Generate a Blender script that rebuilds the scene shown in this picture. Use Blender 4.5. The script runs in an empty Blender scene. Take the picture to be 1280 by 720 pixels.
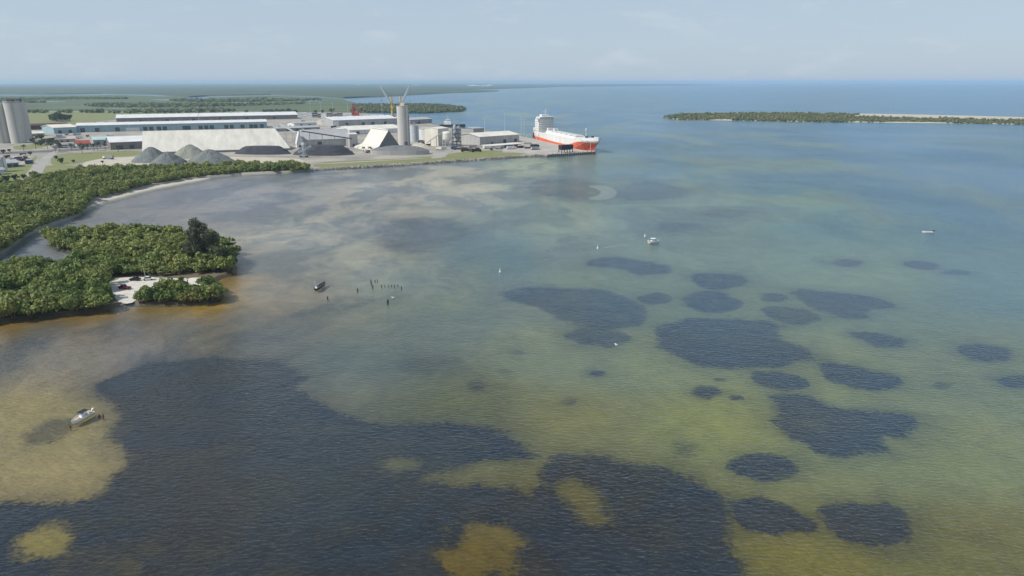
import bpy, bmesh, math, random
import numpy as np
from mathutils import Vector, Matrix

random.seed(7); rng = np.random.default_rng(7)
R = math.radians
scene = bpy.context.scene
col = scene.collection

# ------------------------------------------------------------------ camera, sky, sun, exposure
CAM_H = 80.0
PITCH = math.atan(257.5 / 853.333)          # horizon sits at 14 % of the frame height
cam = bpy.data.cameras.new('camera'); cam.lens = 24; cam.sensor_width = 36
cam.clip_start = 1.0; cam.clip_end = 200000
cam_o = bpy.data.objects.new('camera', cam); col.objects.link(cam_o)
cam_o.location = (0, 0, CAM_H); cam_o.rotation_euler = (math.pi / 2 - PITCH, 0, 0)
scene.camera = cam_o

SUN_EL = R(46); SUN_DIR = Vector((-0.93, -0.36)).normalized()
sun = bpy.data.lights.new('sun', 'SUN'); sun.energy = 4.2; sun.angle = R(0.6); sun.color = (1.0, 0.955, 0.88)
sun_o = bpy.data.objects.new('sun', sun); col.objects.link(sun_o)
to_sun = Vector((SUN_DIR.x * math.cos(SUN_EL), SUN_DIR.y * math.cos(SUN_EL), math.sin(SUN_EL)))
sun_o.rotation_euler = to_sun.to_track_quat('Z', 'Y').to_euler()
sun_o.location = (0, 0, 300)

world = bpy.data.worlds.new('World'); scene.world = world; world.use_nodes = True
wn = world.node_tree; wn.nodes.clear()
w_out = wn.nodes.new('ShaderNodeOutputWorld'); w_bg = wn.nodes.new('ShaderNodeBackground')
w_sky = wn.nodes.new('ShaderNodeTexSky'); w_sky.sky_type = 'NISHITA'; w_sky.sun_disc = False
w_sky.sun_elevation = SUN_EL; w_sky.sun_rotation = math.atan2(SUN_DIR.x, SUN_DIR.y)
w_sky.altitude = 0; w_sky.air_density = 1.0; w_sky.dust_density = 0.9; w_sky.ozone_density = 2.0
# thin high haze with faint small clouds
w_tc = wn.nodes.new('ShaderNodeTexCoord'); w_map = wn.nodes.new('ShaderNodeMapping')
w_map.inputs['Scale'].default_value = (5.0, 5.0, 16.0)
w_n = wn.nodes.new('ShaderNodeTexNoise'); w_n.inputs['Scale'].default_value = 2.1; w_n.inputs['Detail'].default_value = 7
w_n.inputs['Roughness'].default_value = 0.62
w_r = wn.nodes.new('ShaderNodeValToRGB'); w_r.color_ramp.elements[0].position = 0.53; w_r.color_ramp.elements[1].position = 0.8
w_r.color_ramp.elements[0].color = (0.0, 0.0, 0.0, 1); w_r.color_ramp.elements[1].color = (0.5, 0.5, 0.5, 1)
w_mix = wn.nodes.new('ShaderNodeMixRGB'); w_mix.blend_type = 'MIX'; w_mix.inputs['Color2'].default_value = (6.6, 7.2, 7.6, 1)
w_veil = wn.nodes.new('ShaderNodeMixRGB'); w_veil.inputs['Fac'].default_value = 0.74; w_veil.inputs['Color2'].default_value = (5.0, 6.12, 7.45, 1)
wn.links.new(w_tc.outputs['Generated'], w_map.inputs['Vector']); wn.links.new(w_map.outputs['Vector'], w_n.inputs['Vector'])
w_sep = wn.nodes.new('ShaderNodeSeparateXYZ'); w_mr = wn.nodes.new('ShaderNodeMapRange')      # the haze veil thins out towards the zenith
w_mr.inputs['From Min'].default_value = 0.05; w_mr.inputs['From Max'].default_value = 0.75; w_mr.inputs['To Min'].default_value = 0.78; w_mr.inputs['To Max'].default_value = 0.3
wn.links.new(w_tc.outputs['Generated'], w_sep.inputs[0]); wn.links.new(w_sep.outputs['Z'], w_mr.inputs['Value']); wn.links.new(w_mr.outputs[0], w_veil.inputs['Fac'])
wn.links.new(w_n.outputs['Fac'], w_r.inputs['Fac']); wn.links.new(w_sky.outputs['Color'], w_veil.inputs['Color1'])
wn.links.new(w_veil.outputs['Color'], w_mix.inputs['Color1']); wn.links.new(w_r.outputs['Color'], w_mix.inputs['Fac'])
wn.links.new(w_mix.outputs['Color'], w_bg.inputs['Color']); w_bg.inputs['Strength'].default_value = 0.1
wn.links.new(w_bg.outputs['Background'], w_out.inputs['Surface'])

scene.view_settings.view_transform = 'Standard'; scene.view_settings.look = 'None'
scene.view_settings.exposure = 0.0; scene.view_settings.gamma = 1.0; scene.view_settings.use_curve_mapping = False
scene.render.engine = 'CYCLES'
scene.cycles.use_denoising = True
scene.cycles.max_bounces = 6; scene.cycles.volume_bounces = 1; scene.cycles.transparent_max_bounces = 12
scene.cycles.sample_clamp_indirect = 4.0

# ------------------------------------------------------------------ helpers: survey of the place
F = 853.333; CP, SP = math.cos(PITCH), math.sin(PITCH)
def W(px, py, z=0.0):
    u, v = (px - 640) / F, (360 - py) / F
    d = Vector((u, v * SP + CP, v * CP - SP)); t = (z - CAM_H) / d.z
    return Vector((d.x * t, d.y * t, z))
def mpp(py, z=0.0):
    p = W(640, py, z); return (p.y * CP + (CAM_H - z) * SP) / F
def to_px(x, y, z=0.0):
    dz = z - CAM_H; zc = y * CP - dz * SP; v = y * SP + dz * CP
    zc = np.maximum(zc, 1.0)
    return 640 + F * x / zc, 360 - F * v / zc
def poly(pts, z=0.0): return [W(a, b, z) for a, b in pts]

# ------------------------------------------------------------------ helpers: materials
MATS = {}
def lin(c): return tuple(((v / 255 / 12.92) if v / 255 <= .04045 else ((v / 255 + .055) / 1.055) ** 2.4) for v in c)
def mat(name, rgb, rough=.7, vary=.18, scale=.25, metal=0.0, bump=0.0, streak=None, spec=.4, rgb2=None):
    """rgb linear base colour; two octaves of noise give dirt and wear"""
    if name in MATS: return MATS[name]
    m = bpy.data.materials.new(name); m.use_nodes = True; nt = m.node_tree; b = nt.nodes['Principled BSDF']
    b.inputs['Roughness'].default_value = rough; b.inputs['Metallic'].default_value = metal
    b.inputs['Specular IOR Level'].default_value = spec
    g = nt.nodes.new('ShaderNodeTexCoord'); mp = nt.nodes.new('ShaderNodeMapping')
    if streak: mp.inputs['Scale'].default_value = streak
    nt.links.new(g.outputs['Object'], mp.inputs['Vector'])
    n = nt.nodes.new('ShaderNodeTexNoise'); n.inputs['Scale'].default_value = scale; n.inputs['Detail'].default_value = 6
    n.inputs['Roughness'].default_value = .65
    nt.links.new(mp.outputs['Vector'], n.inputs['Vector'])
    r = nt.nodes.new('ShaderNodeValToRGB'); r.color_ramp.elements[0].position = .3; r.color_ramp.elements[1].position = .72
    lo = tuple(c * (1 - vary) for c in rgb) if rgb2 is None else rgb2
    hi = tuple(min(1, c * (1 + vary * .6)) for c in rgb) if rgb2 is None else rgb
    r.color_ramp.elements[0].color = (*lo, 1); r.color_ramp.elements[1].color = (*hi, 1)
    nt.links.new(n.outputs['Fac'], r.inputs['Fac']); nt.links.new(r.outputs['Color'], b.inputs['Base Color'])
    if bump:
        bp = nt.nodes.new('ShaderNodeBump'); bp.inputs['Strength'].default_value = .6; bp.inputs['Distance'].default_value = bump
        nt.links.new(n.outputs['Fac'], bp.inputs['Height']); nt.links.new(bp.outputs['Normal'], b.inputs['Normal'])
    MATS[name] = m; return m
ST = (1, 1, .12)
mat('white_paint', (.72, .72, .70), .5, .2, .4, streak=ST)
mat('cream_sheet', (.70, .67, .58), .6, .2, .16, streak=(1, .5, .12))
mat('white_roof', (.72, .72, .70), .5, .14, .08)
mat('cream_roof', (.72, .69, .60), .6, .16, .08)
mat('blue_sheet', (.30, .43, .47), .5, .16, .3, streak=ST)
mat('teal_roof', (.45, .58, .58), .5, .15, .1)
mat('grey_sheet', (.30, .30, .31), .55, .2, .2, streak=ST)
mat('pale_grey_sheet', (.42, .42, .41), .55, .2, .2, streak=ST)
mat('brown_grey_sheet', (.22, .20, .18), .6, .22, .2, streak=ST)
mat('grey_roof', (.40, .40, .40), .6, .18, .08)
mat('pink_roof', (.50, .42, .38), .6, .15, .1)
mat('red_roof', (.34, .075, .05), .6, .2, .2)
mat('rust', (.085, .04, .035), .8, .4, .25)
mat('concrete', (.42, .40, .36), .85, .2, .06, streak=(1, 1, .25))
mat('silo_concrete', (.54, .52, .475), .85, .16, .08, streak=(1, 1, .2))
mat('quay_concrete', (.42, .39, .35), .9, .25, .04)
mat('dark_wood', (.045, .035, .028), .9, .35, 1.2)
mat('dark_steel', (.05, .055, .06), .6, .3, .5)
mat('door_dark', (.07, .085, .09), .6, .3, .5)
mat('steel', (.34, .36, .37), .45, .2, .4, metal=.2)
mat('pale_steel', (.50, .54, .57), .5, .15, .4)
mat('yellow_paint', (.60, .40, .08), .5, .2, .4)
mat('red_paint', (.42, .06, .05), .5, .2, .4)
mat('orange_hull', (.76, .13, .05), .5, .3, .35, streak=(1, 1, .12))
mat('hull_white', (.72, .71, .67), .45, .2, .3, streak=(1, 1, .1))
mat('green_deck', (.06, .17, .13), .6, .2, .3)
mat('glass_dark', (.02, .03, .035), .15, .2, .5)
mat('gravel_grey', (.165, .178, .172), .95, .25, .15, bump=.5)
mat('gravel_tan', (.25, .26, .215), .95, .25, .15, bump=.5)
mat('coal', (.055, .058, .07), .95, .3, .1, bump=.6)
mat('tarp_grey', (.17, .175, .18), .6, .22, .12, bump=.3)
mat('sand', (.55, .50, .41), .95, .18, .05, rgb2=(.40, .36, .28))
mat('yard_sand', (.46, .41, .34), .95, .18, .022, rgb2=(.20, .195, .175))
mat('lawn', (.15, .20, .055), .95, .3, .05, rgb2=(.23, .21, .10))
mat('asphalt', (.13, .13, .13), .9, .25, .05)
mat('pale_road', (.36, .34, .31), .9, .2, .05)
mat('rock', (.26, .24, .20), .95, .6, .35, rgb2=(.05, .048, .042))
mat('mud', (.15, .12, .075), .95, .3, .1)
mat('bark', (.11, .085, .06), .9, .3, 2.0)
mat('gel_white', (.78, .78, .76), .25, .05, 1.0)
mat('black_rubber', (.018, .018, .02), .6, .2, 2.0)
mat('navy_canvas', (.02, .025, .04), .8, .2, 2.0)
mat('seat_tan', (.55, .40, .26), .7, .15, 2.0)
mat('skin', (.30, .15, .09), .6, .12, 3.0)
mat('shorts_red', (.16, .03, .03), .8, .2, 3.0)
mat('shorts_dark', (.03, .035, .05), .8, .2, 3.0)
mat('hair_dark', (.02, .014, .01), .7, .2, 5.0)
mat('shirt_pale', (.55, .58, .60), .8, .15, 3.0)
mat('maroon_paint', (.10, .015, .018), .3, .15, 1.0)
mat('car_grey', (.20, .21, .22), .3, .1, 1.0)
mat('car_black', (.02, .02, .022), .3, .1, 1.0)
mat('car_blue', (.05, .09, .2), .3, .1, 1.0)

def leaf_mat(name, dark, light, olive):
    m = bpy.data.materials.new(name); m.use_nodes = True; nt = m.node_tree; b = nt.nodes['Principled BSDF']
    a = nt.nodes.new('ShaderNodeAttribute'); a.attribute_name = 'tint'
    oi = nt.nodes.new('ShaderNodeObjectInfo')
    r = nt.nodes.new('ShaderNodeValToRGB'); r.color_ramp.elements[0].color = (*dark, 1); r.color_ramp.elements[1].color = (*light, 1)
    r.color_ramp.elements[0].position = .1; r.color_ramp.elements[1].position = .95
    mx = nt.nodes.new('ShaderNodeMixRGB'); mx.blend_type = 'MIX'; mx.inputs['Color2'].default_value = (*olive, 1)
    g = nt.nodes.new('ShaderNodeNewGeometry'); n = nt.nodes.new('ShaderNodeTexNoise'); n.inputs['Scale'].default_value = .03
    n.inputs['Detail'].default_value = 2
    nt.links.new(g.outputs['Position'], n.inputs['Vector'])
    mr = nt.nodes.new('ShaderNodeMapRange'); mr.inputs['From Min'].default_value = .42; mr.inputs['From Max'].default_value = .78; mr.inputs['To Max'].default_value = .9
    ad = nt.nodes.new('ShaderNodeMath'); ad.operation = 'MULTIPLY_ADD'; ad.inputs[1].default_value = .3; 
    nt.links.new(oi.outputs['Random'], ad.inputs[0]); nt.links.new(n.outputs['Fac'], ad.inputs[2])
    nt.links.new(ad.outputs[0], mr.inputs['Value']); nt.links.new(mr.outputs[0], mx.inputs['Fac'])
    nt.links.new(a.outputs['Fac'], r.inputs['Fac']); nt.links.new(r.outputs['Color'], mx.inputs['Color1'])
    if name == 'mangrove_leaf':
        nb = nt.nodes.new('ShaderNodeTexNoise'); nb.inputs['Scale'].default_value = .035; nb.inputs['Detail'].default_value = 3; nt.links.new(g.outputs['Position'], nb.inputs['Vector'])
        mb_ = nt.nodes.new('ShaderNodeMapRange'); mb_.inputs['From Min'].default_value = .62; mb_.inputs['From Max'].default_value = .74; mb_.inputs['To Max'].default_value = .6; nt.links.new(nb.outputs['Fac'], mb_.inputs['Value'])
        m9 = nt.nodes.new('ShaderNodeMixRGB'); nt.links.new(mb_.outputs[0], m9.inputs['Fac']); nt.links.new(mx.outputs['Color'], m9.inputs['Color1']); m9.inputs['Color2'].default_value = (.20, .15, .055, 1); mx = m9
    nt.links.new(mx.outputs['Color'], b.inputs['Base Color']); b.inputs['Roughness'].default_value = .6
    b.inputs['Specular IOR Level'].default_value = .25
    tr = nt.nodes.new('ShaderNodeBsdfTranslucent'); ms = nt.nodes.new('ShaderNodeMixShader'); ms.inputs[0].default_value = .25
    nt.links.new(mx.outputs['Color'], tr.inputs['Color']); nt.links.new(b.outputs[0], ms.inputs[1]); nt.links.new(tr.outputs[0], ms.inputs[2])
    nt.links.new(ms.outputs[0], nt.nodes['Material Output'].inputs['Surface'])
    MATS[name] = m
leaf_mat('mangrove_leaf', (.044, .082, .025), (.19, .275, .07), (.255, .285, .085))
leaf_mat('pine_leaf', (.045, .06, .036), (.15, .175, .10), (.15, .16, .10))
leaf_mat('dark_leaf', (.026, .05, .022), (.085, .13, .05), (.10, .12, .06))
leaf_mat('far_leaf', (.095, .13, .058), (.17, .215, .09), (.22, .23, .11))

# ------------------------------------------------------------------ helpers: meshes
def link(o, parent=None):
    col.objects.link(o)
    if parent is not None: o.parent = parent
    return o
def mesh_obj(name, V, Fc, material, parent=None, smooth=False):
    me = bpy.data.meshes.new(name); me.from_pydata([tuple(v) for v in V], [], [tuple(f) for f in Fc])
    me.materials.append(MATS[material] if isinstance(material, str) else material)
    if smooth: me.polygons.foreach_set('use_smooth', [True] * len(me.polygons))
    me.update(); return link(bpy.data.objects.new(name, me), parent)
def tag(o, label=None, cat=None, group=None, kind=None):
    if label: o['label'] = label
    if cat: o['category'] = cat
    if group: o['group'] = group
    if kind: o['kind'] = kind
    return o
def thing(name, label, cat, loc, rz=0.0, group=None):
    o = bpy.data.objects.new(name, None); o.empty_display_size = 1; link(o); o.location = loc; o.rotation_euler = (0, 0, rz)
    return tag(o, label, cat, group)
def copy_tree(o, parent=None):
    c = o.copy(); col.objects.link(c)
    if parent is not None: c.parent = parent
    for ch in [x for x in o.children]: copy_tree(ch, c)
    return c

class MB:
    def __init__(s): s.V = []; s.F = []
    def add(s, V, Fc):
        k = len(s.V); s.V += [tuple(v) for v in V]; s.F += [tuple(i + k for i in f) for f in Fc]; return s
    def box(s, x0, x1, y0, y1, z0, z1):
        return s.add([(x0,y0,z0),(x1,y0,z0),(x1,y1,z0),(x0,y1,z0),(x0,y0,z1),(x1,y0,z1),(x1,y1,z1),(x0,y1,z1)],
                     [(3,2,1,0),(4,5,6,7),(0,1,5,4),(1,2,6,5),(2,3,7,6),(3,0,4,7)])
    def lathe(s, prof, n=20, cx=0, cy=0):
        """prof: list of (r, z), closed at both ends"""
        V = []; Fc = []
        for r, z in prof:
            for i in range(n):
                a = 2 * math.pi * i / n; V.append((cx + r * math.cos(a), cy + r * math.sin(a), z))
        for j in range(len(prof) - 1):
            for i in range(n): Fc.append((j*n+i, j*n+(i+1)%n, (j+1)*n+(i+1)%n, (j+1)*n+i))
        Fc.append(tuple(range(n - 1, -1, -1))); Fc.append(tuple((len(prof)-1)*n + i for i in range(n)))
        return s.add(V, Fc)
    def bar(s, a, b, r, r2=None, n=6):
        a, b = Vector(a), Vector(b); d = (b - a).normalized(); r2 = r if r2 is None else r2
        u = d.orthogonal().normalized(); w = d.cross(u); V = []
        for p, q in ((a, r), (b, r2)):
            for i in range(n):
                t = 2 * math.pi * i / n; V.append(p + (u * math.cos(t) + w * math.sin(t)) * q)
        return s.add(V, [(i, (i+1) % n, n + (i+1) % n, n + i) for i in range(n)] + [tuple(range(n-1, -1, -1)), tuple(range(n, 2*n))])
    def truss(s, a, b, w, r, k):
        """square lattice girder from a to b, width w"""
        a, b = Vector(a), Vector(b); d = (b - a).normalized(); u = d.orthogonal().normalized() * w / 2; v = d.cross(u).normalized() * w / 2
        c = [u + v, u - v, -u - v, -u + v]
        for q in c: s.bar(a + q, b + q, r, n=4)
        for i in range(k):
            p0, p1 = a.lerp(b, i / k), a.lerp(b, (i + 1) / k)
            for j in range(4): s.bar(p0 + c[j], p1 + c[(j + 1) % 4], r * .6, n=3)
        return s
    def prism(s, pts, z0, z1):
        n = len(pts)
        return s.add([(x, y, z0) for x, y in pts] + [(x, y, z1) for x, y in pts],
                     [tuple(range(n-1, -1, -1)), tuple(range(n, 2*n))] + [(i, (i+1) % n, n+(i+1) % n, n+i) for i in range(n)])
    def build(s, name, m, parent=None, smooth=False): return mesh_obj(name, s.V, s.F, m, parent, smooth)

def smooth_poly(pts, it=2):
    for _ in range(it):
        q = []
        for i in range(len(pts)):
            a, b = pts[i], pts[(i + 1) % len(pts)]; q += [a.lerp(b, .25), a.lerp(b, .75)]
        pts = q
    return pts
def rough_poly(pts, amp, step):
    out = []
    for i in range(len(pts)):
        a, b = pts[i], pts[(i + 1) % len(pts)]; L = (b - a).length; k = max(1, min(60, int(L / step)))
        for j in range(k):
            p = a.lerp(b, j / k); out.append(p + Vector((random.uniform(-amp, amp), random.uniform(-amp, amp), 0)))
    return out
def land(name, pts, z, material, skirt=3.0, slope=0.0, kind='structure', label=None, parent=None):
    """flat sheet with a sloping skirt down into the water"""
    bm = bmesh.new(); top = [bm.verts.new((p.x, p.y, z)) for p in pts]
    c = sum(pts, Vector()) / len(pts)
    es = [bm.edges.new((top[i], top[(i + 1) % len(top)])) for i in range(len(top))]
    bmesh.ops.triangle_fill(bm, use_beauty=True, edges=es)
    if skirt:
        area = sum(pts[i].x * pts[(i+1) % len(pts)].y - pts[(i+1) % len(pts)].x * pts[i].y for i in range(len(pts)))
        sg = 1 if area > 0 else -1; low = []
        for i in range(len(pts)):
            t = (pts[(i+1) % len(pts)] - pts[i-1]); nrm = Vector((t.y, -t.x, 0)) * sg
            if nrm.length > 0: nrm.normalize()
            low.append(bm.verts.new((pts[i].x + nrm.x * slope, pts[i].y + nrm.y * slope, z - skirt)))
        for i in range(len(pts)):
            j = (i + 1) % len(pts); bm.faces.new((top[i], top[j], low[j], low[i]))
    bmesh.ops.recalc_face_normals(bm, faces=bm.faces)
    me = bpy.data.meshes.new(name); bm.to_mesh(me); bm.free(); me.materials.append(MATS[material] if isinstance(material, str) else material)
    o = link(bpy.data.objects.new(name, me), parent)
    if kind: o['kind'] = kind
    if label: o['label'] = label
    return o
def in_poly(X, Y, P):
    r = np.zeros(X.shape, bool); n = len(P)
    for i in range(n):
        x1, y1, x2, y2 = P[i][0], P[i][1], P[(i+1) % n][0], P[(i+1) % n][1]
        c = ((y1 > Y) != (y2 > Y)); r ^= c & (X < (x2 - x1) * (Y - y1) / ((y2 - y1) or 1e-9) + x1)
    return r
def sdist(X, Y, P):
    """signed distance to a polygon, positive inside"""
    d = np.full(X.shape, 1e18); n = len(P)
    for i in range(n):
        x1, y1, x2, y2 = P[i][0], P[i][1], P[(i+1) % n][0], P[(i+1) % n][1]; ex, ey = x2 - x1, y2 - y1
        t = np.clip(((X - x1) * ex + (Y - y1) * ey) / max(ex*ex + ey*ey, 1e-9), 0, 1)
        d = np.minimum(d, (X - x1 - t * ex) ** 2 + (Y - y1 - t * ey) ** 2)
    return np.where(in_poly(X, Y, P), 1, -1) * np.sqrt(d)
def scatter(P, spacing, limit=20000, jitter=True):
    P = np.array([(p[0], p[1]) for p in P]); lo, hi = P.min(0), P.max(0); out = []
    nx, ny = int((hi[0]-lo[0]) / spacing) + 1, int((hi[1]-lo[1]) / (spacing * .87)) + 1
    gx, gy = np.meshgrid(np.arange(nx), np.arange(ny))
    X = lo[0] + (gx + .5 * (gy % 2)) * spacing; Y = lo[1] + gy * spacing * .87
    X = X + rng.uniform(-.33, .33, X.shape) * spacing; Y = Y + rng.uniform(-.33, .33, Y.shape) * spacing
    k = in_poly(X, Y, P); return np.stack([X[k], Y[k]], 1)[:limit]

# ------------------------------------------------------------------ the bay: bottom, water
CTRL = [  # frame x, y of the survey point, bottom colour (sRGB, two with sky sheen), turbidity, patchiness
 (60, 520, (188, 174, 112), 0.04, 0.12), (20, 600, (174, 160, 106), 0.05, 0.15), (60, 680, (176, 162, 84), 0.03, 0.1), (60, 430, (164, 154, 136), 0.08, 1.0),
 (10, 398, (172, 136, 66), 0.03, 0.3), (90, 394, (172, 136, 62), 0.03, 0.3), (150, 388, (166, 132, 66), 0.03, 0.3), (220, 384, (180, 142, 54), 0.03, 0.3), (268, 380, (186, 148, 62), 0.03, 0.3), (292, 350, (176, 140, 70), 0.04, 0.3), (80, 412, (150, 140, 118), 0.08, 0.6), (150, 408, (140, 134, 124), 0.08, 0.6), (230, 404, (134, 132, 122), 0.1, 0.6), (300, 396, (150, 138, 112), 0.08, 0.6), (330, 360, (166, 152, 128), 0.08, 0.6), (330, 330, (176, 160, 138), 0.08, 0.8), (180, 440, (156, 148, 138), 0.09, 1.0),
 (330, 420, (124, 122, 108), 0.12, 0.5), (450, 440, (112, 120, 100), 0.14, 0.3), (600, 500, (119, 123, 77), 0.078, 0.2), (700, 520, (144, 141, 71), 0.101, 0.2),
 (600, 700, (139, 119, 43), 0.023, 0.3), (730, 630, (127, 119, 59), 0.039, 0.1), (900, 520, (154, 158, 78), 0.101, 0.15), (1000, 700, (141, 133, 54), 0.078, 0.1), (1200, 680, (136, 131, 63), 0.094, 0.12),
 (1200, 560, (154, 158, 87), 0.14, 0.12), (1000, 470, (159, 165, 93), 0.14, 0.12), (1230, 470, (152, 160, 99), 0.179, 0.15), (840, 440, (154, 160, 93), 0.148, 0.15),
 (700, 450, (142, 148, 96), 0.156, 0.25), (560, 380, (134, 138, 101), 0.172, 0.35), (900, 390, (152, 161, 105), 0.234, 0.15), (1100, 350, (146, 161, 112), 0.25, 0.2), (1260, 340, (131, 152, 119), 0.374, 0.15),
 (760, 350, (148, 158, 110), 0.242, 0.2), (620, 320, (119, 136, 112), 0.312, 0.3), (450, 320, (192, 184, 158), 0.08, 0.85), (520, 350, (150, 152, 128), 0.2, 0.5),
 (360, 290, (198, 186, 168), 0.08, 0.85), (480, 240, (202, 188, 168), 0.08, 0.8), (580, 225, (208, 196, 170), 0.08, 0.7), (300, 240, (172, 164, 166), 0.12, 0.6),  # last point: colour lightened to lavender to carry the sky reflection
 (180, 260, (164, 154, 150), 0.12, 0.4), (700, 270, (159, 168, 134), 0.16, 0.62), (850, 250, (144, 162, 128), 0.216, 0.5), (900, 300, (139, 154, 115), 0.218, 0.25),  # first point: sky reflection lightened into the colour as well
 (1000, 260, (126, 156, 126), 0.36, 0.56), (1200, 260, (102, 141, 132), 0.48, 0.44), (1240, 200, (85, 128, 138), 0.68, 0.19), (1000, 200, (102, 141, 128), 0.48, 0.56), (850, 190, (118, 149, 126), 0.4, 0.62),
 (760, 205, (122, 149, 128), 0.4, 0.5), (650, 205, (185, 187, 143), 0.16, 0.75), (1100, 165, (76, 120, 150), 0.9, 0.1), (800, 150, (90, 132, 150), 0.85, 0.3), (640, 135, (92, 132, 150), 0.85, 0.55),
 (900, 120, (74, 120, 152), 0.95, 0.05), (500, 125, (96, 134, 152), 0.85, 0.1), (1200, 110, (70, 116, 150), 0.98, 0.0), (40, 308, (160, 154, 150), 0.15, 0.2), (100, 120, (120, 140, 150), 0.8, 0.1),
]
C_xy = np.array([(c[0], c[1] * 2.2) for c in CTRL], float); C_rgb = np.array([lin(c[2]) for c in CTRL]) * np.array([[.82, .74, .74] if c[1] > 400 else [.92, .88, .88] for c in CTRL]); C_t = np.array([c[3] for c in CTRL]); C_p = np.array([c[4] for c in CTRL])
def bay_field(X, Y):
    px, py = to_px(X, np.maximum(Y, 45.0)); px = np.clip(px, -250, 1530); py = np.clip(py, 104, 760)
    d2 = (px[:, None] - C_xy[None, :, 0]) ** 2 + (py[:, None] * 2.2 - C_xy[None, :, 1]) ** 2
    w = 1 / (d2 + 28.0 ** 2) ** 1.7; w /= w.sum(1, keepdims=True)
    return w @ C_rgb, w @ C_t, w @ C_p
def bay_grid(name, z, material, zfun=None):
    ys = np.concatenate([[-220, -120, -40, 20, 50], np.geomspace(70, 60000, 260)]); nc = 150; t = np.linspace(-1, 1, nc)
    t = np.sign(t) * np.abs(t) ** 1.25
    Y = np.repeat(ys[:, None], nc, 1); X = t[None, :] * (np.maximum(Y, 140) * 1.15 + 120)
    X, Y = X.ravel(), Y.ravel(); Z = np.full(X.shape, float(z)) if zfun is None else zfun(X, Y)
    nr = len(ys); i = np.arange(nr - 1)[:, None] * nc + np.arange(nc - 1)[None, :]
    quads = np.stack([i, i + 1, i + nc + 1, i + nc], -1).reshape(-1, 4)
    o = np_mesh(name, np.stack([X, Y, Z], 1), quads, material, smooth=True)
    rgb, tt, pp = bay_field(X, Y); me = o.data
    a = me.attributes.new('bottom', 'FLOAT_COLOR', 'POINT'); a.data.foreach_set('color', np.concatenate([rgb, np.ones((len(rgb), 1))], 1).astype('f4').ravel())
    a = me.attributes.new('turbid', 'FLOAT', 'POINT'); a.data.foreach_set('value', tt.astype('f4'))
    a = me.attributes.new('patchy', 'FLOAT', 'POINT'); a.data.foreach_set('value', pp.astype('f4'))
    o['kind'] = 'structure'; return o
def np_mesh(name, V, Q, material, parent=None, smooth=False, attrs=None):
    me = bpy.data.meshes.new(name); n, k = Q.shape
    me.vertices.add(len(V)); me.vertices.foreach_set('co', np.asarray(V, 'f4').ravel())
    me.loops.add(n * k); me.loops.foreach_set('vertex_index', Q.astype('i4').ravel())
    me.polygons.add(n); me.polygons.foreach_set('loop_start', (np.arange(n) * k).astype('i4')); 
    me.update(calc_edges=True); me.validate()
    if smooth: me.polygons.foreach_set('use_smooth', np.ones(n, bool))
    me.materials.append(MATS[material] if isinstance(material, str) else material)
    for kk, v in (attrs or {}).items():
        a = me.attributes.new(kk, 'FLOAT', 'POINT'); a.data.foreach_set('value', np.asarray(v, 'f4'))
    return link(bpy.data.objects.new(name, me), parent)

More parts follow.
